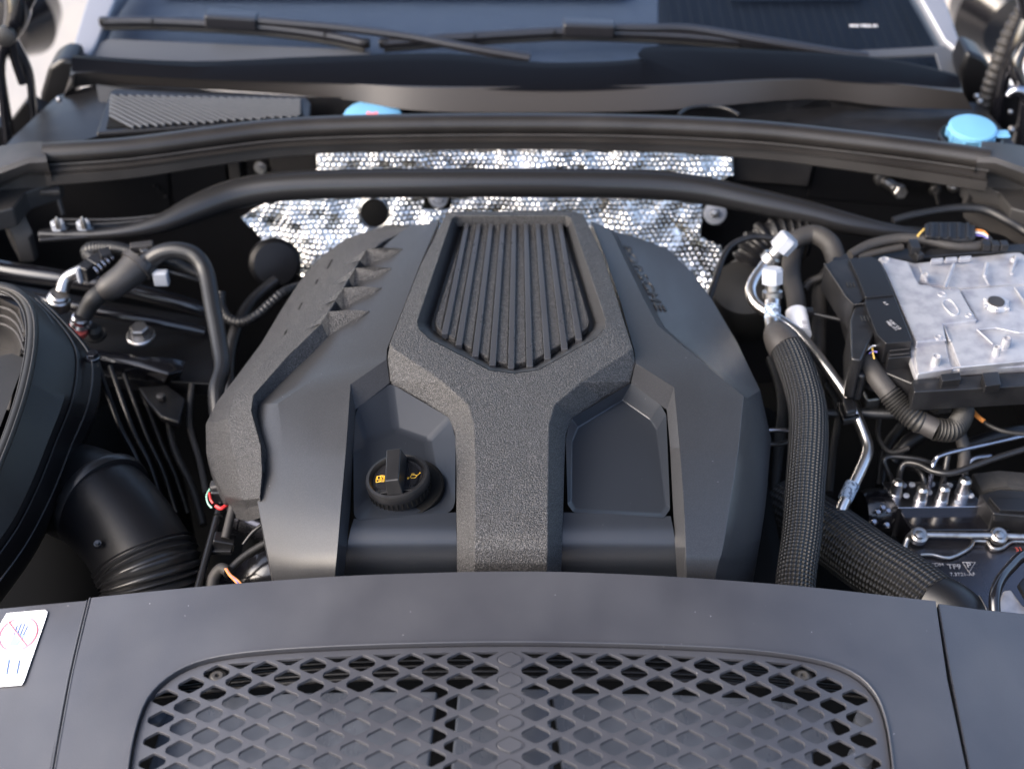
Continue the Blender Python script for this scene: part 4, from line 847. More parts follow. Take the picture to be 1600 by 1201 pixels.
# elbow
el = thing('intake_elbow', 'fat black rubber intake elbow with clamp band and bellows at lower left', 'intake hose', V(180, 830, -.2))
tube('elbow', [(70, 760, -.20, 60), (105, 765, -.165, 74), (150, 782, -.150, 78), (190, 820, -.155, 78), (222, 866, -.165, 78), (232, 885, -.17, 78)], 'duct_black', el, n=40, k=8)
a_, b_ = V(160, 783, -.148), V(172, 795, -.149); axb = (V(190, 815, -.153) - V(135, 768, -.152)).normalized(); rb_ = 81 * depth(a_) / FPX
lathe('clamp_band', a_ - axb * .006, axb, [(rb_ * .9, 0), (rb_ * 1.0, .0), (rb_ * 1.025, .003), (rb_ * 1.025, .010), (rb_, .013), (rb_ * .9, .013)], 'plastic_black', el, n=48)
tube('bellows', [(224, 868, -.166, 81), (236, 900, -.18, 80), (246, 950, -.21, 80), (250, 1010, -.26, 80)], 'plastic_black', el, n=40, ribs=(.0062, .0020))
bolt('clamp_screw', V(153, 850, -.12), (0, -.3, 1), .003, .003, parent=el, m='paint_gloss')
# quick connectors and hoses
fh = thing('breather_hose', 'grey ribbed rubber hose arching down from the left connectors to the cover', 'hose')
fh.location = V(290, 420, -.1)
tube('hose', [(228, 412, -.075, 15), (250, 396, -.06, 14), (278, 391, -.055, 13.5), (305, 400, -.06, 13.5), (322, 428, -.075, 13.5), (332, 480, -.09, 13.5), (343, 540, -.105, 13.5), (347, 575, -.11, 13), (338, 610, -.115, 13), (340, 650, -.13, 13)], 'hose_rubber', fh, n=24)
tube('collar', [(222, 422, -.078, 17), (232, 408, -.072, 17)], 'plastic_black', fh, n=20)
vh = thing('check_valve', 'thick black check valve barrel between the connectors and the rail, upper left', 'valve', V(185, 440, -.1))
tube('barrel', [(158, 458, -.10, 15), (170, 450, -.095, 21), (195, 432, -.085, 23), (214, 415, -.078, 26)], 'rubber_grey', vh, n=26, k=4)
tube('barrel_rim', [(212, 417, -.078, 29), (219, 410, -.075, 29)], 'rubber_grey', vh, n=26, k=2)
tube('lower_hose', [(160, 456, -.10, 14), (148, 466, -.105, 15), (138, 480, -.115, 14), (130, 495, -.125, 13)], 'rubber', vh, n=20)
tube('clamp', [(160, 454, -.098, 17), (165, 451, -.097, 17)], 'satin_black', vh, n=20, k=1)
lathe('metal_end', V(126, 503, -.135), (.25, -.3, .9), [(.013, -.008), (.014, 0), (.011, .004), (.011, .012), (.009, .014)], 'chrome_dark', vh, n=20)
lathe('red_ring', V(122, 512, -.14), (.25, -.3, .9), [(.0125, -.01), (.0125, .0)], 'rust_ring', vh, n=20)
qc = thing('quick_connector', 'pale metal quick connector elbow with black clip at the upper left', 'connector', V(110, 440, -.1))
tube('elbow_pipe', [(97, 455, -.11, 11), (101, 440, -.10, 10), (108, 432, -.095, 10), (122, 425, -.09, 10), (130, 421, -.088, 9)], 'zinc', qc, n=20)
lathe('socket', V(92, 470, -.125), (.25, -.15, 1), [(.0135, -.012), (.0155, -.010), (.0155, .006), (.013, .008), (.013, .012), (.0105, .014)], 'zinc', qc, n=28)
box('clip', V(141, 420, -.085), (.018, .03, .022), 'plastic_black', qc, rot=Matrix.Rotation(R(-30), 3, 'Z').to_quaternion(), bevel=.002)
box('clip_collar', V(132, 424, -.086), (.006, .026, .024), 'pale_cap', qc, rot=Matrix.Rotation(R(-30), 3, 'Z').to_quaternion(), bevel=.002)
box('latch', V(158, 407, -.08), (.022, .03, .014), 'plastic_black', qc, rot=Matrix.Rotation(R(-40), 3, 'Z').to_quaternion(), bevel=.002)
box('latch', V(165, 398, -.072), (.014, .018, .012), 'plastic_black', qc, rot=Matrix.Rotation(R(25), 3, 'Z').to_quaternion(), bevel=.001)
for i in range(5): box('clip_tooth', V(150 + i * 6, 422 - i * 5, -.072), (.003, .012, .004), 'chrome_dark', qc, rot=Matrix.Rotation(R(35), 3, 'Z').to_quaternion(), bevel=.0005)
t = tube('braided_hose', [(152, 408, -.09, 12), (138, 396, -.085, 12), (146, 389, -.08, 12), (180, 388, -.078, 11), (220, 398, -.08, 10), (270, 410, -.09, 9), (330, 440, -.11, 8)], 'hose_rubber', None, n=18, ribs=(.004, .0004)); tag(t, 'short ribbed hose behind the connectors, curling back to the left', 'hose')
t = thing('hose_bracket', 'small black bracket on top of the check valve rim', 'bracket', V(222, 388, -.06))
box('plate', V(222, 386, -.062), (.03, .012, .012), 'rubber_grey', t, rot=Matrix.Rotation(R(12), 3, 'Z').to_quaternion(), bevel=.002); box('foot', V(226, 398, -.07), (.01, .012, .02), 'zinc', t, rot=Matrix.Rotation(R(30), 3, 'Z').to_quaternion(), bevel=.001)
t = thing('pale_clip', 'small pale plastic clip under the arch of the grey hose', 'clip', V(252, 434, -.09))
box('clip_block', V(252, 434, -.09), (.020, .012, .022), 'pale_cap', t, bevel=.003); tube('clip_tail', [(262, 424, -.085, 3), (285, 430, -.09, 3), (310, 438, -.1, 3)], 'hose_rubber', t, n=8)
t = tube('coolant_hose', [(345, 458, -.12, 8), (346, 480, -.13, 8), (358, 498, -.135, 8), (380, 503, -.135, 8), (402, 492, -.125, 8), (425, 472, -.115, 8), (445, 456, -.11, 8), (470, 448, -.12, 8)], 'hose_rubber', None, n=16, ribs=(.006, .0004)); tag(t, 'thin ribbed hose dipping in a U beside the textured cover flank', 'hose')
t = tube('coolant_pipe', [(360, 660, -.20, 10), (358, 560, -.17, 10), (375, 500, -.15, 10), (400, 465, -.14, 10), (432, 438, -.13, 9)], 'plastic_black', None, n=14); tag(t, 'dark pipe rising behind the U-shaped hose at the left of the cover', 'pipe')
t = lathe('round_damper', V(430, 412, -.15), (.3, -1, .6), [(.035, -.03), (.036, 0), (.03, .006), (.012, .008)], 'duct_black', None, n=36); tag(t, 'dark round rubber damper under the left corner of the foil', 'damper')
t = thing('fender_rail', 'glossy black painted rail running back along the left wing', 'rail', V(150, 460, -.2))
tube('upper_flange', [(-60, 408, -.14, 15), (20, 424, -.145, 15), (110, 437, -.15, 14), (200, 452, -.16, 13), (300, 478, -.18, 12), (340, 495, -.20, 10)], 'paint_gloss', t, n=18)
tube('lower_flange', [(-60, 448, -.15, 10), (60, 468, -.155, 10), (150, 486, -.16, 10), (230, 500, -.17, 9), (320, 518, -.19, 8)], 'paint_gloss', t, n=16)
pz('rail_web', [(-60, 430), (340, 500), (330, 600), (180, 590), (60, 560), (-60, 520)], -.20, 'satin_black', t, .02)
patch('lower_shelf', [[(140, 545, -.16), (220, 556, -.165), (270, 560, -.17), (290, 565, -.18)], [(145, 560, -.165), (215, 572, -.17), (262, 585, -.175), (285, 580, -.18)], [(150, 575, -.19), (205, 590, -.2), (255, 600, -.2), (282, 590, -.2)]], 'paint_gloss', t, fine=3)
bolt('bolt', V(220, 524, -.15), (0, -.1, 1), .0125, .012, 'large grey flanged hex bolt on the left inner wing', washer=1.5)
t = thing('hose_clip', 'small black plug beside the red-ringed hose end', 'clip', V(150, 520, -.15)); lathe('plug', V(150, 522, -.16), (0, -.2, 1), [(.010, 0), (.010, .010), (.006, .016)], 'rubber', t, n=20); lathe('flange', V(150, 524, -.17), (0, -.2, 1), [(.014, 0), (.014, .004)], 'rubber', t, n=20)
# pieces between elbow and cover
t = thing('dipstick_tube', 'straight dark metal tube beside the lower left of the cover', 'tube', V(330, 850, -.2))
tube('shaft', [(306, 930, -.16, 6), (325, 860, -.15, 6), (342, 798, -.14, 6)], 'brace_black', t, n=14); tube('fitting', [(342, 800, -.14, 5), (348, 784, -.138, 5)], 'chrome_dark', t, n=12); tube('collar', [(341, 806, -.139, 7.5), (343, 798, -.138, 7.5)], 'plastic_black', t, n=12)
t = thing('wiring_connector', 'black wiring connector with red and pale green wires beside the cover', 'connector', V(345, 770, -.12))
box('connector_body', V(345, 768, -.125), (.020, .022, .018), 'plastic_black', t, bevel=.003); box('hood_flap', V(343, 757, -.115), (.022, .014, .008), 'rubber_grey', t, rot=Matrix.Rotation(R(-12), 3, 'Y').to_quaternion(), bevel=.003)
tube('green_wire', [(328, 764, -.12, 1.6), (323, 774, -.12, 1.6), (325, 786, -.12, 1.6), (331, 793, -.122, 1.6)], 'green_wire', t, n=6)
tube('red_wire', [(327, 770, -.118, 2), (329, 780, -.118, 2), (333, 786, -.12, 2)], 'red_wire', t, n=6); tube('red_wire', [(337, 790, -.12, 3), (345, 794, -.12, 3), (352, 790, -.12, 3), (357, 786, -.12, 3)], 'red_wire', t, n=6)
t = tube('taped_harness', [(364, 790, -.12, 7), (358, 815, -.13, 7), (352, 840, -.14, 7)], 'tape', None, n=12); tag(t, 'short taped cable dropping from under the textured flank', 'cable')
t = thing('cable_clip', 'flat black cable clip block below the short taped cable', 'clip', V(350, 850, -.15)); box('block', V(350, 846, -.15), (.024, .016, .014), 'plastic_black', t, rot=Matrix.Rotation(R(15), 3, 'Y').to_quaternion(), bevel=.002); box('tab', V(346, 858, -.155), (.024, .012, .006), 'plastic_black', t, bevel=.001)
t = thing('pump_canister', 'small dark metal canister tucked under the cover at lower left', 'canister', V(390, 815, -.15))
lathe('can', V(370, 800, -.15), (1, -.35, -.25), [(.018, 0), (.020, .002), (.020, .010), (.0185, .011), (.020, .013), (.020, .05)], 'cover_metal', t, n=30)
tube('bracket', [(380, 850, -.15, 3), (396, 830, -.14, 3), (420, 812, -.13, 3)], 'plastic_black', t, n=8)
t = tube('engine_pipe', [(350, 900, -.16, 6), (380, 870, -.15, 6), (420, 845, -.14, 6)], 'rubber', None, n=12); tag(t, 'thin rubber pipe slanting up to the lower left corner of the cover', 'pipe')
t = thing('split_harness', 'frayed black harness with orange and violet wires showing', 'cable', V(345, 895, -.15))
tube('harness', [(330, 940, -.17, 10), (333, 905, -.16, 10), (345, 888, -.15, 9), (356, 892, -.148, 8)], 'tape', t, n=12)
for mt, off in (('orange_wire', 0), ('violet_wire', 3), ('orange_wire', 7)): tube('wire', [(352 + off * .3, 888, -.143, 1.7), (358 + off * .4, 898, -.143, 1.7), (366 + off * .8, 906, -.143, 1.7), (372 + off, 914, -.146, 1.7)], mt, t, n=6)
t = patch('lower_casing', [[(340, 900, -.2), (390, 872, -.17), (430, 850, -.16)], [(345, 920, -.2), (395, 900, -.175), (440, 880, -.165)], [(350, 950, -.23), (400, 940, -.2), (450, 930, -.19)]], 'paint_gloss', None, fine=4, refine_cols=3, drop=.02); tag(t, 'glossy dark casing glimpsed between the wiring and the cover', 'casing')

# ================================================================== RIGHT OF THE BAY
t = tube('ribbed_air_hose', [(1172, 440, -.15, 30), (1180, 402, -.12, 32), (1205, 376, -.10, 32), (1262, 374, -.10, 30)], 'satin_black', None, n=32, ribs=(.010, .003)); tag(t, 'fat ribbed black air hose behind the silver pipe fittings', 'air hose')
t = tube('vacuum_pipe', [(1108, 468, -.10, 5), (1120, 430, -.085, 5), (1132, 398, -.075, 5), (1148, 380, -.068, 5), (1180, 370, -.065, 5), (1225, 374, -.07, 5), (1260, 372, -.09, 5)], 'plastic_black', None, n=14); tag(t, 'slim black pipe bending over beside the right edge of the foil', 'pipe')
t = lathe('brake_servo', V(1165, 455, -.14), (-.1, -.3, 1), [(.05, -.05), (.052, -.01), (.045, .01), (.02, .018), (.006, .02)], 'rubber', None, n=40); tag(t, 'dark round brake servo dome behind the silver pipes', 'brake servo')
ac = thing('refrigerant_pipe', 'silver air-conditioning pipe with a tall tilted pale cap, rearmost of the two', 'pipe', V(1200, 420, -.08))
zp = -.06
tube('pipe', [(1203, 404, -.045, 9), (1192, 418, -.052, 9), (1178, 438, -.06, 9), (1173, 456, -.066, 9), (1182, 476, -.072, 9), (1212, 496, -.076, 9), (1240, 515, -.08, 9), (1266, 542, -.085, 9), (1290, 573, -.09, 9), (1323, 620, -.105, 9), (1340, 654, -.12, 9), (1352, 684, -.13, 9), (1356, 702, -.135, 9), (1350, 722, -.14, 9), (1336, 752, -.15, 9), (1314, 796, -.165, 9), (1308, 830, -.18, 9)], 'pipe_alu', ac, n=18, k=5)
dcap = (V(1229, 377, -.02) - V(1203, 405, -.045)).normalized()
lathe('valve_neck', V(1203, 405, -.045), dcap, [(.0125, -.004), (.0125, .006), (.0095, .008), (.0095, .018)], 'zinc', ac, n=24)
lathe('dust_cap', V(1203, 405, -.045) + dcap * .018, dcap, [(.0145, 0), (.0145, .018), (.0125, .021), (.006, .022)], 'pale_cap', ac, n=8)
lathe('tape_label', V(1320, 780, -.160), (V(1336, 752, -.15) - V(1314, 796, -.165)), [(.0085, 0), (.0085, .022)], 'label_blue', ac, n=20)
a2 = thing('refrigerant_hose', 'wide black braided hose ending in a silver fitting with pale cap', 'hose', V(1240, 600, -.08))
dc2 = (V(1207, 425, -.02) - V(1207, 470, -.055)).normalized()
lathe('dust_cap', V(1207, 442, -.034), dc2, [(.0135, 0), (.0135, .016), (.011, .019), (.004, .020)], 'pale_cap', a2, n=8)
lathe('valve_neck', V(1207, 462, -.05), dc2, [(.0125, -.002), (.0125, .006), (.009, .008), (.009, .020)], 'zinc', a2, n=24)
tube('fitting_pipe', [(1207, 460, -.05, 12), (1207, 485, -.058, 12), (1206, 505, -.064, 11), (1210, 520, -.068, 13)], 'pipe_alu', a2, n=20)
tube('paper_label', [(1207, 480, -.0555, 12.8), (1207, 499, -.0615, 12.6)], 'label_blue', a2, n=20, k=2)
tube('crimp_sleeve', [(1208, 512, -.067, 15), (1213, 520, -.068, 22), (1222, 534, -.07, 27), (1230, 546, -.072, 28)], 'rubber_grey', a2, n=28, k=3)
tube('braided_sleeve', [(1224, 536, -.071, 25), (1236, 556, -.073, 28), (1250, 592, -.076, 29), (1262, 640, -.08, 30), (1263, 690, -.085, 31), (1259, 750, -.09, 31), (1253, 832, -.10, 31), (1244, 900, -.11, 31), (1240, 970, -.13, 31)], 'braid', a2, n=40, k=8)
b2 = thing('lower_braided_hose', 'second black braided hose running low to the right behind the front panel', 'hose', V(1400, 880, -.2))
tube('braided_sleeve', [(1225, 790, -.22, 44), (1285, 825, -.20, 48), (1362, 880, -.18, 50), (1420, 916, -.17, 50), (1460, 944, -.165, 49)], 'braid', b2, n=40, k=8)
tube('rubber_end', [(1454, 940, -.166, 48), (1490, 962, -.165, 49), (1515, 1000, -.17, 49), (1520, 1040, -.18, 48)], 'satin_black', b2, n=32)
tube('crimp_ring', [(1530, 930, -.14, 1.2), (1541, 952, -.14, 1.2), (1542, 975, -.145, 1.2)], 'zinc', b2, n=6)
for lab, pts in (('taped brown harness arching over into the black connector block', [(1222, 392, -.075, 13), (1240, 376, -.062, 14), (1270, 366, -.058, 15), (1294, 378, -.06, 16), (1305, 400, -.07, 16), (1310, 425, -.08, 16)]),
                 ('taped dark harness hanging down to the white label', [(1248, 374, -.075, 14), (1238, 400, -.08, 15), (1236, 430, -.085, 15), (1243, 465, -.09, 15), (1248, 500, -.095, 15)]),
                 ('thin taped harness behind the connector block, beside the cable tie', [(1300, 420, -.10, 12), (1282, 450, -.11, 12), (1280, 500, -.12, 12), (1278, 560, -.13, 12), (1276, 640, -.15, 12)]),
                 ('short taped branch crossing behind the connector block', [(1256, 452, -.10, 6), (1266, 440, -.095, 6), (1285, 432, -.09, 6), (1300, 425, -.09, 6)])):
    o = tube('taped_harness', pts, 'tape', None, n=22); tag(o, lab, 'cable')
t = thing('white_label', 'white paper label wrapped round the dark hanging harness', 'label', V(1247, 505, -.09)); tube('paper', [(1244, 488, -.088, 17), (1250, 524, -.095, 18)], 'white_print', t, n=20, k=2); text('print', '|||| ||', V(1259, 506, -.078), (0, -1, 0), (1, 0, 0), .008, 'marking_grey', t)
t = thing('cable_tie', 'black cable tie stretched between the harness and the connector block', 'cable tie', V(1290, 493, -.09)); tube('strap', [(1262, 488, -.088, 3.5), (1326, 502, -.088, 3.5)], 'plastic_black', t, n=8, k=1); box('lock', V(1264, 488, -.086), (.010, .010, .010), 'plastic_black', t, bevel=.001)

# control unit
cu1 = thing('engine_control_unit', 'cast aluminium control unit on its black tray at the right', 'control unit', V(1500, 500, -.06))
ze = -.040
pz('tray', [(1345, 566), (1428, 600), (1620, 588), (1640, 560), (1640, 380), (1560, 380), (1330, 392), (1300, 402)], ze - .022, 'plastic_black', cu1, .035, .002)
pz('tray_front', [(1425, 592), (1428, 612), (1640, 600), (1640, 578)], ze - .012, 'plastic_black', cu1, .03, .002)
basez = [(1372, 404), (1386, 401), (1398, 404), (1430, 411), (1560, 397), (1592, 393), (1604, 400), (1640, 398), (1640, 570), (1490, 578), (1432, 588), (1427, 575)]
pz('base_plate', basez, ze - .008, 'cast_alu', cu1, .010, .0015)
pz('left_plateau', [(1374, 402), (1382, 400), (1398, 404), (1418, 408), (1436, 444), (1450, 445), (1466, 452), (1498, 450), (1526, 500), (1474, 506), (1478, 528), (1432, 534)], ze + .004, 'cast_alu', cu1, .012, .0015)
pz('front_step', [(1432, 534), (1478, 529), (1484, 566), (1490, 575), (1434, 584), (1430, 560)], ze - .004, 'cast_alu', cu1, .01, .0015)
pz('right_plateau', [(1500, 452), (1582, 446), (1640, 500), (1640, 560), (1500, 572), (1484, 530), (1476, 508), (1528, 500)], ze - .001, 'cast_alu', cu1, .01, .0015)
pz('recess_floor', [(1436, 415), (1600, 405), (1640, 440), (1582, 444), (1500, 450), (1450, 443)], ze - .006, 'cast_alu', cu1, .004, .0006)
for a in ((1490, 413, 1476, 450), (1542, 411, 1538, 432), (1588, 402, 1580, 428), (1443, 428, 1449, 442)): tube('casting_rib', [(a[0], a[1], ze + .001, 2.6), (a[2], a[3], ze + .001, 2.6)], 'cast_alu', cu1, n=8, k=1)
tube('casting_rib', [(1538, 432, ze, 2.2), (1546, 446, ze, 2.2)], 'cast_alu', cu1, n=8, k=1)
for a in ((1527, 515, 1552, 538), (1527, 515, 1556, 512), (1556, 512, 1592, 520), (1592, 520, 1640, 518), (1474, 506, 1526, 500), (1488, 575, 1600, 564), (1586, 450, 1610, 486), (1432, 536, 1478, 531), (1484, 450, 1526, 500), (1474, 506, 1484, 532)): tube('casting_rib', [(a[0], a[1], ze + .001, 1.8), (a[2], a[3], ze + .001, 1.8)], 'cast_alu', cu1, n=8, k=1)
def boss(px, py, z, r, h, name='boss'): c = V(px, py, z); q = r * depth(c) / FPX; lathe(name, c, (0, 0, 1), [(q * 1.1, -h), (q, 0), (q * .72, .0004), (q * .62, -.003), (q * .1, -.003)], 'cast_alu', cu1, n=22)
for a in ((1464, 556, ze + .008, 7, .014), (1466, 526, ze + .0045, 6, .002), (1574, 528, ze + .012, 7, .02), (1559, 542, ze + .010, 6, .018), (1446, 428, ze + .006, 6, .012), (1472, 459, ze + .0045, 7, .001), (1514, 492, ze + .0045, 6, .001), (1384, 405, ze + .005, 7, .002), (1586, 402, ze + .002, 6, .006)): boss(*a)
bv_ = [(1474, 470), (1480, 468), (1488, 471), (1496, 482), (1498, 488), (1494, 492), (1487, 491), (1478, 482), (1473, 475)]
prism('oval_recess', [V(a, b, ze + .0043) for a, b in bv_], 'cast_alu', cu1, (0, 0, -.002), .0006)
tube('oval_rim', [(a, b, ze + .0045, 1.4) for a, b in bv_ + bv_[:1]], 'cast_alu', cu1, n=8, k=2)
vrg = lathe('vent_ring', V(1557, 475, ze), (0, 0, 1), [(.016, -.002), (.0145, .0015), (.013, .004), (.010, .0045)], 'cast_alu', cu1, n=40)
lathe('vent_membrane', V(1556, 473, ze + .003), (0, 0, 1), [(.0100, 0), (.0100, .0030)], 'rubber_grey', vrg, n=36)
for k in range(6): a = k * math.pi / 3 + .3; box('vent_claw', V(1557, 475, ze + .002) + Vector((math.cos(a) * .0145, math.sin(a) * .0145, 0)), (.005, .004, .004), 'cast_alu', vrg, bevel=.0008)
for q in range(3): pz('top_tab', [(1455 + q * 22, 408 - q * 1.6), (1474 + q * 22, 406.5 - q * 1.6), (1474 + q * 22, 402 - q * 1.6), (1455 + q * 22, 403.5 - q * 1.6)], ze + .003, 'cast_alu', cu1, .006, .001)
pz('latch', [(1470, 584), (1500, 581), (1502, 592), (1472, 595)], ze - .002, 'plastic_black', cu1, .012, .001)
pz('latch', [(1535, 582), (1560, 580), (1564, 600), (1540, 603)], ze - .002, 'plastic_black', cu1, .012, .001)
# connector block
cb = thing('connector_block', 'black plug connector block along the left side of the aluminium unit', 'connector', V(1340, 480, -.06))
zc = -.034
pz('rear_plug', [(1288, 412), (1300, 407), (1327, 404), (1345, 438), (1356, 460), (1346, 470), (1334, 476), (1322, 464)], zc + .002, 'plastic_black', cb, .04, .002)
pz('rear_cover', [(1326, 404), (1362, 400), (1376, 408), (1398, 460), (1352, 464), (1340, 432)], zc + .006, 'satin_black', cb, .03, .0015)
fcv = pz('front_cover', [(1352, 464), (1398, 461), (1426, 532), (1384, 536), (1370, 522), (1352, 476)], zc + .004, 'satin_black', cb, .03, .0015)
pz('front_plug', [(1336, 476), (1358, 474), (1372, 510), (1356, 540), (1346, 562), (1330, 560), (1328, 500)], zc - .002, 'plastic_black', cb, .06, .003)
pz('cable_mouth', [(1328, 545), (1352, 542), (1362, 566), (1352, 588), (1330, 582)], zc - .03, 'plastic_black', cb, .04, .004)
pz('slot_face', [(1386, 538), (1424, 534), (1424, 556), (1388, 560)], zc - .010, 'plastic_black', cb, .03, .001)
for q in range(3): tube('slot_edge', [(1390, 541 + q * 7, zc - .008, 1), (1420, 538 + q * 7, zc - .008, 1)], 'rubber_grey', cb, n=6, k=1)
tube('edge_line', [(1288, 412, zc + .003, 1.3), (1322, 464, zc + .003, 1.3), (1334, 476, zc + .003, 1.3), (1352, 474, zc + .003, 1.3)], 'rubber_grey', cb, n=6, k=1)
for (a, b) in ((1330, 445), (1352, 498)):
    for q in range(3): tube('moulded_mark', [(a - 7 + q * 5, b - 4, zc + .0025, 1), (a - 4 + q * 5, b + 3, zc + .0025, 1)], 'rubber', cb, n=6, k=1)
text('printed_text', '0 261 S12\nMED 17.1', V(1396, 508, zc + .0046), (.5, -1, 0), (1, .5, 0), .0048, 'marking_grey', fcv)
text('printed_text', 'A-K', V(1384, 474, zc + .0046), (.5, -1, 0), (1, .5, 0), .0045, 'marking_grey', fcv)
for mt, a in (('white_wire', [(1356, 546), (1364, 540), (1372, 541)]), ('yellow_wire', [(1363, 543), (1364, 552), (1366, 560)]), ('violet_wire', [(1358, 552), (1365, 549), (1371, 550)])): tube('wire', [(p, q, zc - .012, 1.4) for p, q in a], mt, cb, n=6)
# harnesses on the right
h1 = thing('main_harness', 'thick taped harness curving down and right from the connector block', 'cable', V(1430, 640, -.09))
tube('taped_run', [(1352, 562, -.062, 16), (1372, 592, -.07, 16), (1392, 618, -.08, 16)], 'tape', h1, n=24)
tube('ribbed_run', [(1388, 613, -.078, 17), (1406, 634, -.088, 18), (1430, 655, -.095, 18), (1440, 660, -.098, 17.5)], 'rubber', h1, n=24, ribs=(.004, .0010))
tube('smooth_run', [(1436, 658, -.097, 17), (1464, 672, -.10, 17)], 'rubber_grey', h1, n=24)
tube('ribbed_run', [(1460, 670, -.10, 17), (1485, 672, -.104, 17), (1500, 658, -.106, 16), (1508, 640, -.108, 14)], 'rubber', h1, n=24, ribs=(.004, .0012))
tube('taped_run', [(1494, 665, -.13, 10), (1506, 700, -.15, 10), (1504, 740, -.17, 9)], 'tape', h1, n=14)
t = thing('heater_hose', 'long dark rubber hose under the control unit, running out to the right', 'hose', V(1450, 630, -.12))
tube('hose', [(1290, 645, -.13, 6), (1340, 647, -.13, 6), (1345, 645, -.128, 8), (1397, 646, -.122, 8), (1441, 637, -.115, 8), (1482, 618, -.105, 8.5), (1532, 610, -.10, 8.5), (1640, 604, -.10, 8.5)], 'hose_rubber', t, n=20)
tube('clip', [(1538, 608, -.10, 11), (1546, 608, -.10, 11)], 'chrome_dark', t, n=14, k=1); tube('clip', [(1562, 606, -.10, 11), (1568, 606, -.10, 11)], 'chrome_dark', t, n=14, k=1)
t = thing('pipe_bracket', 'dark bracket where the silver pipe crosses the heater hose', 'bracket', V(1326, 630, -.12)); pz('plate', [(1308, 628), (1336, 622), (1344, 650), (1318, 656)], -.112, 'satin_black', t, .01, .002); pz('saddle', [(1316, 620), (1334, 618), (1340, 640), (1322, 644)], -.10, 'plastic_black', t, .01, .003)
h2 = thing('upper_harness', 'twin brown taped cables crossing above the control unit to a black plug', 'cable', V(1450, 385, -.05))
tube('cable', [(1328, 398, -.05, 7), (1360, 382, -.046, 8), (1400, 373, -.043, 8), (1440, 374, -.042, 8), (1490, 384, -.044, 8), (1530, 384, -.045, 8), (1545, 374, -.044, 7)], 'tape', h2, n=14)
tube('cable', [(1340, 402, -.055, 6), (1380, 392, -.052, 6), (1410, 386, -.05, 6)], 'tape', h2, n=12)
pl = thing('upper_plug', 'black multi-pin plug with orange and yellow wires above the control unit', 'connector', V(1490, 362, -.04))
pz('plug_body', [(1444, 350), (1452, 346), (1500, 346), (1524, 352), (1524, 372), (1500, 374), (1446, 368)], -.032, 'plastic_black', pl, .02, .002)
for q in range(5): pz('plug_rib', [(1454 + q * 14, 347), (1459 + q * 14, 347), (1459 + q * 14, 370), (1454 + q * 14, 370)], -.029, 'plastic_black', pl, .004, .0006)
tube('wire', [(1434, 369, -.035, 1.6), (1438, 364, -.034, 1.6), (1444, 358, -.034, 1.6)], 'yellow_wire', pl, n=6)
for mt, o_ in (('orange_wire', 0), ('white_wire', 4), ('violet_wire', 8)): tube('wire', [(1524, 359 + o_, -.036, 1.4), (1536, 361 + o_, -.036, 1.4), (1544, 368 + o_ * .6, -.038, 1.4)], mt, pl, n=6)
t = thing('harness_clip', 'cluster of black harness clips left of the aluminium unit top', 'clip', V(1430, 390, -.04)); box('clip_body', V(1428, 386, -.038), (.012, .02, .012), 'plastic_black', t, bevel=.001); box('clip_foot', V(1432, 398, -.045), (.010, .02, .012), 'plastic_black', t, rot=Matrix.Rotation(R(20), 3, 'Z').to_quaternion(), bevel=.001)
t = thing('tray_rail', 'ribbed black plastic rail behind the aluminium unit', 'rail', V(1530, 390, -.05)); pz('rail', [(1440, 402), (1450, 388), (1530, 386), (1640, 376), (1640, 392), (1530, 394)], -.046, 'plastic_black', t, .02, .002)
for q in range(3): box('rail_block', V(1540 + q * 14, 384, -.04), (.010, .012, .010), 'plastic_black', t, bevel=.001)
t = tube('vacuum_hose', [(1395, 345, -.075, 6), (1420, 338, -.072, 6), (1460, 330, -.07, 6), (1500, 325, -.068, 7), (1540, 328, -.068, 8), (1575, 345, -.072, 8), (1600, 360, -.078, 8), (1640, 384, -.08, 8)], 'hose_rubber', None, n=16); tag(t, 'dark rubber hose curving past the right seal block', 'hose')
t = thing('bracket_lump', 'rough bare metal casting visible below the connector block', 'casting', V(1350, 605, -.14)); pz('casting', [(1344, 602), (1362, 600), (1378, 608), (1376, 622), (1354, 624)], -.14, 'zinc', t, .02, .003)
t = lathe('metal_edge', V(1470, 612, -.14), (0, 0, 1), [(.02, -.02), (.02, 0), (.015, .003)], 'zinc', None, n=7); tag(t, 'dull metal corner showing under the tray of the control unit', 'bracket')
# faint clutter deep in the gaps
for lab, pts, mt, cat in (('faint dark cable low between the intake elbow and the cover, outer one', [(262, 640, -.22, 6), (272, 700, -.24, 6), (300, 760, -.25, 6), (318, 820, -.26, 6)], 'rubber', 'cable'),
        ('faint dark cable low beside the textured flank, inner one', [(300, 600, -.2, 5), (296, 660, -.22, 5), (312, 720, -.22, 5), (322, 770, -.2, 5)], 'tape', 'cable'),
        ('dim pipe crossing behind the silver pipe below the connector block', [(1290, 600, -.16, 6), (1310, 640, -.17, 6), (1302, 700, -.19, 6), (1296, 770, -.2, 6)], 'rubber', 'pipe'),
        ('dim hose low between the cover and the wide braided hose', [(1205, 560, -.17, 9), (1222, 620, -.18, 9), (1216, 700, -.2, 9), (1206, 780, -.22, 9)], 'rubber', 'hose'),
        ('dim thin cable looping below the main harness', [(1376, 640, -.16, 4), (1372, 680, -.17, 4), (1390, 706, -.175, 4), (1420, 700, -.17, 4)], 'tape', 'cable')):
    o = tube('deep_' + cat, pts, mt, None, n=12); tag(o, lab, cat)
t = thing('loom_bracket', 'dim pressed metal bracket low between the elbow and the cover', 'bracket', V(270, 610, -.2))
pz('bracket_plate', [(215, 604), (262, 600), (290, 622), (280, 660), (250, 650), (228, 625)], -.20, 'plastic_black', t, .01, .003)
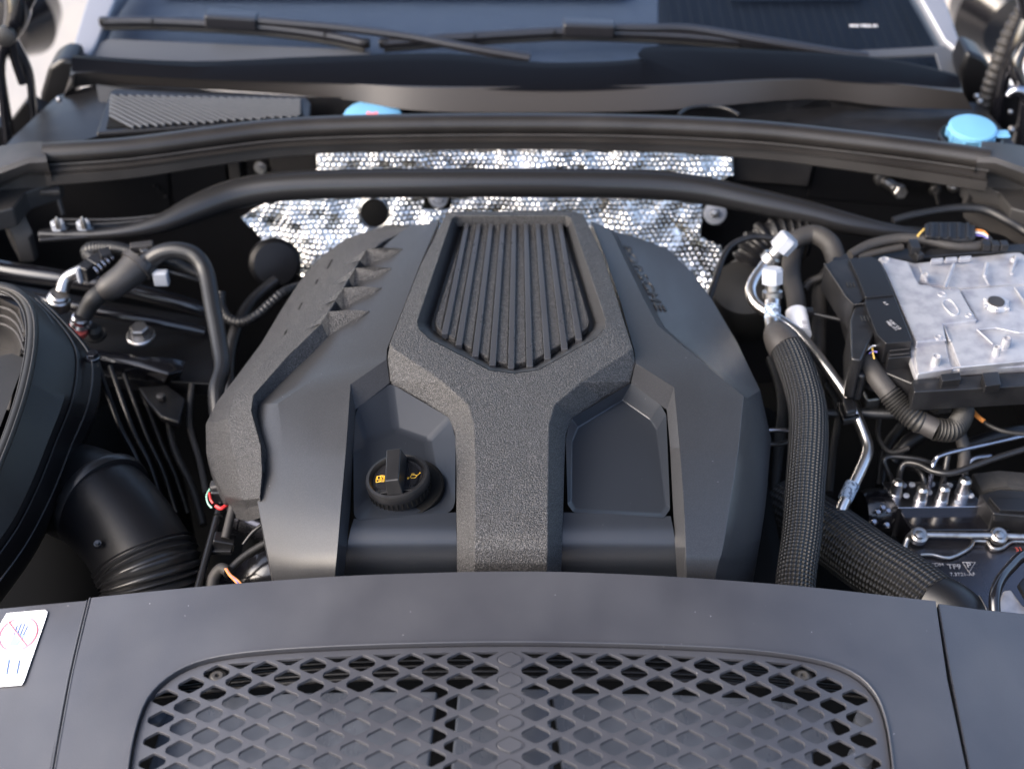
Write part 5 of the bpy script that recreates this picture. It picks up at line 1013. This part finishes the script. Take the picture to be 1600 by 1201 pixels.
lathe('bracket_bolt', V(252, 622, -.198), (0, 0, 1), [(.006, 0), (.006, .005), (.004, .006)], 'dull_steel', t, n=6)
# lines and lower right
def line(lab, pts, m='brace_black', r=4, cat='brake line', name='brake_line', group='thin lines above the valve block'):
    o = tube(name, [(*p, r) for p in pts], m, None, n=12); tag(o, lab, cat, group)
line('upper bright thin metal line running out to the right edge', [(1452, 760, -.20), (1456, 735, -.165), (1462, 718, -.155), (1476, 709, -.15), (1540, 694, -.145), (1640, 672, -.14)], 'chrome_dark')
line('thin looped metal line entering the left fitting of the valve block', [(1399, 760, -.20), (1384, 728, -.175), (1382, 718, -.168), (1394, 713, -.165), (1430, 716, -.162), (1452, 722, -.165), (1470, 732, -.18)])
line('lower thicker dark line waving across above the valve block', [(1404, 762, -.20), (1406, 738, -.175), (1414, 724, -.165), (1434, 725, -.16), (1458, 736, -.158), (1485, 739, -.155), (1520, 728, -.15), (1560, 714, -.145), (1640, 690, -.14)], 'brace_black', 5)
line('short dark line rising from the second fitting', [(1440, 772, -.20), (1444, 752, -.18), (1436, 735, -.175), (1420, 730, -.19)], 'brace_black', 4)
line('short upright line at the third fitting', [(1470, 770, -.2), (1476, 740, -.17), (1482, 705, -.15)], 'brace_black', 5)
line('short upright line at the right fitting', [(1504, 758, -.2), (1510, 730, -.17), (1522, 716, -.16), (1548, 712, -.16)], 'chrome_dark', 4)
line('thin orange-tipped line at the right below the hose', [(1518, 640, -.12), (1530, 652, -.12), (1545, 664, -.12), (1570, 674, -.12), (1600, 678, -.12)], 'rubber', 3.5, 'cable', 'thin_cable', None)
o = tube('thin_cable', [(1517, 639, -.119, 3.8), (1527, 650, -.119, 3.8), (1538, 658.5, -.119, 3.8)], 'orange_wire', None, n=10); tag(o, 'orange-brown end of the thin cable below the heater hose', 'cable')
for lab, pts in (('large dark hose low behind the brake lines, left', [(1395, 720, -.22, 12), (1420, 690, -.2, 12), (1460, 668, -.19, 12), (1500, 660, -.19, 12)]), ('large dark pipe low beside the silver pipe', [(1375, 760, -.26, 8), (1385, 700, -.24, 8), (1410, 665, -.22, 8)]), ('dark pipe crossing low at the far right edge', [(1500, 700, -.19, 10), (1560, 680, -.18, 10), (1640, 668, -.18, 10)])):
    o = tube('dark_pipe', pts, 'satin_black', None, n=16); tag(o, lab, 'pipe')
# valve block (ABS)
vb = thing('valve_block', 'shiny metal valve block with four pipe fittings at the lower right', 'valve block', V(1460, 780, -.22))
zb = -.20
pz('metal_block', [(1377, 752), (1403, 793), (1538, 791), (1505, 751)], zb, 'chrome_dark', vb, .05, .001)
def ft(a, b, h, rr2, mt='zinc'):
    c = V(a, b, zb); q = rr2 * depth(c) / FPX
    t = lathe('pipe_fitting', c, (0, 0, 1), [(q * 1.15, 0), (q * 1.15, .003), (q, .004), (q, h), (q * .6, h + .003)], mt, vb, n=18)
for a in ((1399, 772, .020, 9), (1438, 781, .018, 9), (1471, 781, .020, 9), (1503, 771, .022, 10)): ft(*a)
for a, b in ((1416, 774), (1452, 769), (1412, 758), (1425, 757), (1456, 756), (1517, 774), (1496, 785), (1475, 757), (1484, 758)): lathe('plug_screw', V(a, b, zb), (0, 0, 1), [(.0038, 0), (.0036, .0012), (.001, .002)], 'pale_cap', vb, n=14)
lathe('motor', V(1380, 800, -.24), (-1, -.15, .1), [(.03, -.01), (.03, .02), (.026, .03), (.008, .032)], 'paint_gloss', vb, n=36)
for a, b in ((1372, 800), (1380, 793), (1388, 798), (1366, 815), (1386, 820), (1370, 845)): lathe('motor_screw', V(a, b, -.205), (0, -.4, 1), [(.004, 0), (.0025, .002)], 'chrome_dark', vb, n=14)
cv = thing('valve_block_cover', 'silver-edged control cover with faint embossed markings at lower right', 'cover', V(1500, 850, -.22))
zk = -.205
pz('upper_body', [(1404, 795), (1540, 793), (1640, 808), (1640, 828), (1424, 828)], zk - .004, 'paint_gloss', cv, .04, .002)
cpl = pz('cover_plate', [(1424, 830), (1640, 828), (1640, 1000), (1480, 1000), (1410, 880), (1418, 842)], zk - .012, 'cover_metal', cv, .02, .002)
tube('edge_rail', [(1412, 862, zk - .016, 5), (1418, 842, zk - .008, 5), (1428, 833, zk, 5), (1445, 835, zk, 5), (1500, 836, zk, 5), (1545, 836, zk, 5), (1600, 838, zk, 5), (1640, 838, zk, 5)], 'zinc', cv, n=14)
tube('pressed_bead', [(1438, 866, zk - .008, 3), (1456, 866, zk - .008, 3), (1484, 871, zk - .008, 3), (1515, 856, zk - .008, 3), (1522, 845, zk - .008, 3), (1540, 845, zk - .008, 3)], 'zinc', cv, n=10, k=3)
tube('pressed_bead', [(1542, 845, zk - .008, 3), (1550, 856, zk - .008, 3), (1566, 856, zk - .008, 3), (1580, 846, zk - .008, 3), (1600, 845, zk - .008, 3), (1640, 846, zk - .008, 3)], 'zinc', cv, n=10, k=3)
for a, b in ((1436, 836), (1561, 836)):
    lathe('screw_boss', V(a, b, zk), (0, -.25, 1), [(.0105, -.006), (.0105, .002), (.008, .004)], 'zinc', cv, n=28); lathe('screw', V(a, b, zk + .004), (0, -.25, 1), [(.0055, 0), (.0055, .003), (.003, .004)], 'zinc', cv, n=6)
wz = zk - .0115
tube('emblem_triangle', [(1504, 878, wz, .8), (1524, 878, wz, .8), (1514, 894, wz, .8), (1504, 878, wz, .8)], 'marking_grey', cpl, n=5, k=1)
text('embossed_text', 'P', V(1514, 883, wz), (1, 0, 0), (0, 1, 0), .011, 'marking_grey', cpl); text('embossed_text', 'TF9', V(1491, 885, wz), (1, 0, 0), (0, 1, 0), .010, 'marking_grey', cpl)
text('embossed_text', 'CDM', V(1464, 882, wz), (1, 0, 0), (0, 1, 0), .007, 'marking_grey', cpl); text('embossed_text', '7.3721-AF', V(1504, 897, wz), (1, 0, 0), (0, 1, 0), .007, 'marking_grey', cpl)
text('red_stamp', '31', V(1592, 858, wz), (1, .1, 0), (0, 1, 0), .009, 'rust_ring', cpl)
t = thing('relay_box', 'low black relay box behind the valve block at the right edge', 'relay box', V(1570, 780, -.2)); pz('box_body', [(1530, 772), (1560, 764), (1640, 768), (1640, 810), (1552, 802)], -.185, 'plastic_black', t, .04, .002)
pz('lid', [(1545, 776), (1640, 778), (1640, 800), (1562, 796)], -.180, 'satin_black', t, .008, .001)
t = patch('felt_pad', [[(1520, 740, -.20), (1560, 735, -.19), (1640, 742, -.19)], [(1535, 765, -.20), (1575, 758, -.185), (1640, 764, -.19)], [(1545, 772, -.21), (1590, 775, -.2), (1640, 780, -.2)]], 'wool_liner', None, fine=3, drop=.02); tag(t, 'dark felt pad behind the relay box at the right edge', 'pad')
t = tube('corner_hose', [(1640, 860, -.14, 9), (1600, 868, -.135, 9), (1580, 885, -.13, 9), (1562, 908, -.125, 9), (1554, 935, -.125, 9), (1556, 975, -.14, 9)], 'paint_gloss', None, n=20); tag(t, 'glossy dark hose bending down at the far lower right', 'hose')
t = thing('silver_bracket', 'bare silver bracket peeking out at the lower right edge', 'bracket', V(1590, 940, -.15)); pz('bracket_face', [(1568, 922), (1580, 920), (1598, 945), (1640, 975), (1640, 1010), (1562, 985), (1561, 940)], -.15, 'cast_alu', t, .01, .002)
pz('bracket_fin', [(1590, 912), (1602, 898), (1640, 915), (1640, 950), (1604, 938)], -.14, 'satin_black', t, .006, .002)
t = thing('support_bracket', 'small dark bracket between the cover and the wide braided hose', 'bracket', V(1215, 685, -.14)); tube('rail', [(1196, 672, -.12, 4), (1232, 672, -.12, 4)], 'chrome_dark', t, n=8, k=1); tube('rail', [(1196, 692, -.12, 4), (1215, 694, -.12, 4), (1236, 688, -.12, 4)], 'plastic_black', t, n=8)
o = thing('engine_block', 'dark mass of the engine below and around the cover', 'engine', (0, .05, -.3))
box('block', (0, .08, -.33), (.62, .62, .30), 'matt_black', o, bevel=.02)
for x in (-.33, .33): tube('manifold', [(x, -.15, -.33, .05), (x * 1.0, .05, -.32, .05), (x, .30, -.34, .05)], 'matt_black', o, world=True, n=20)
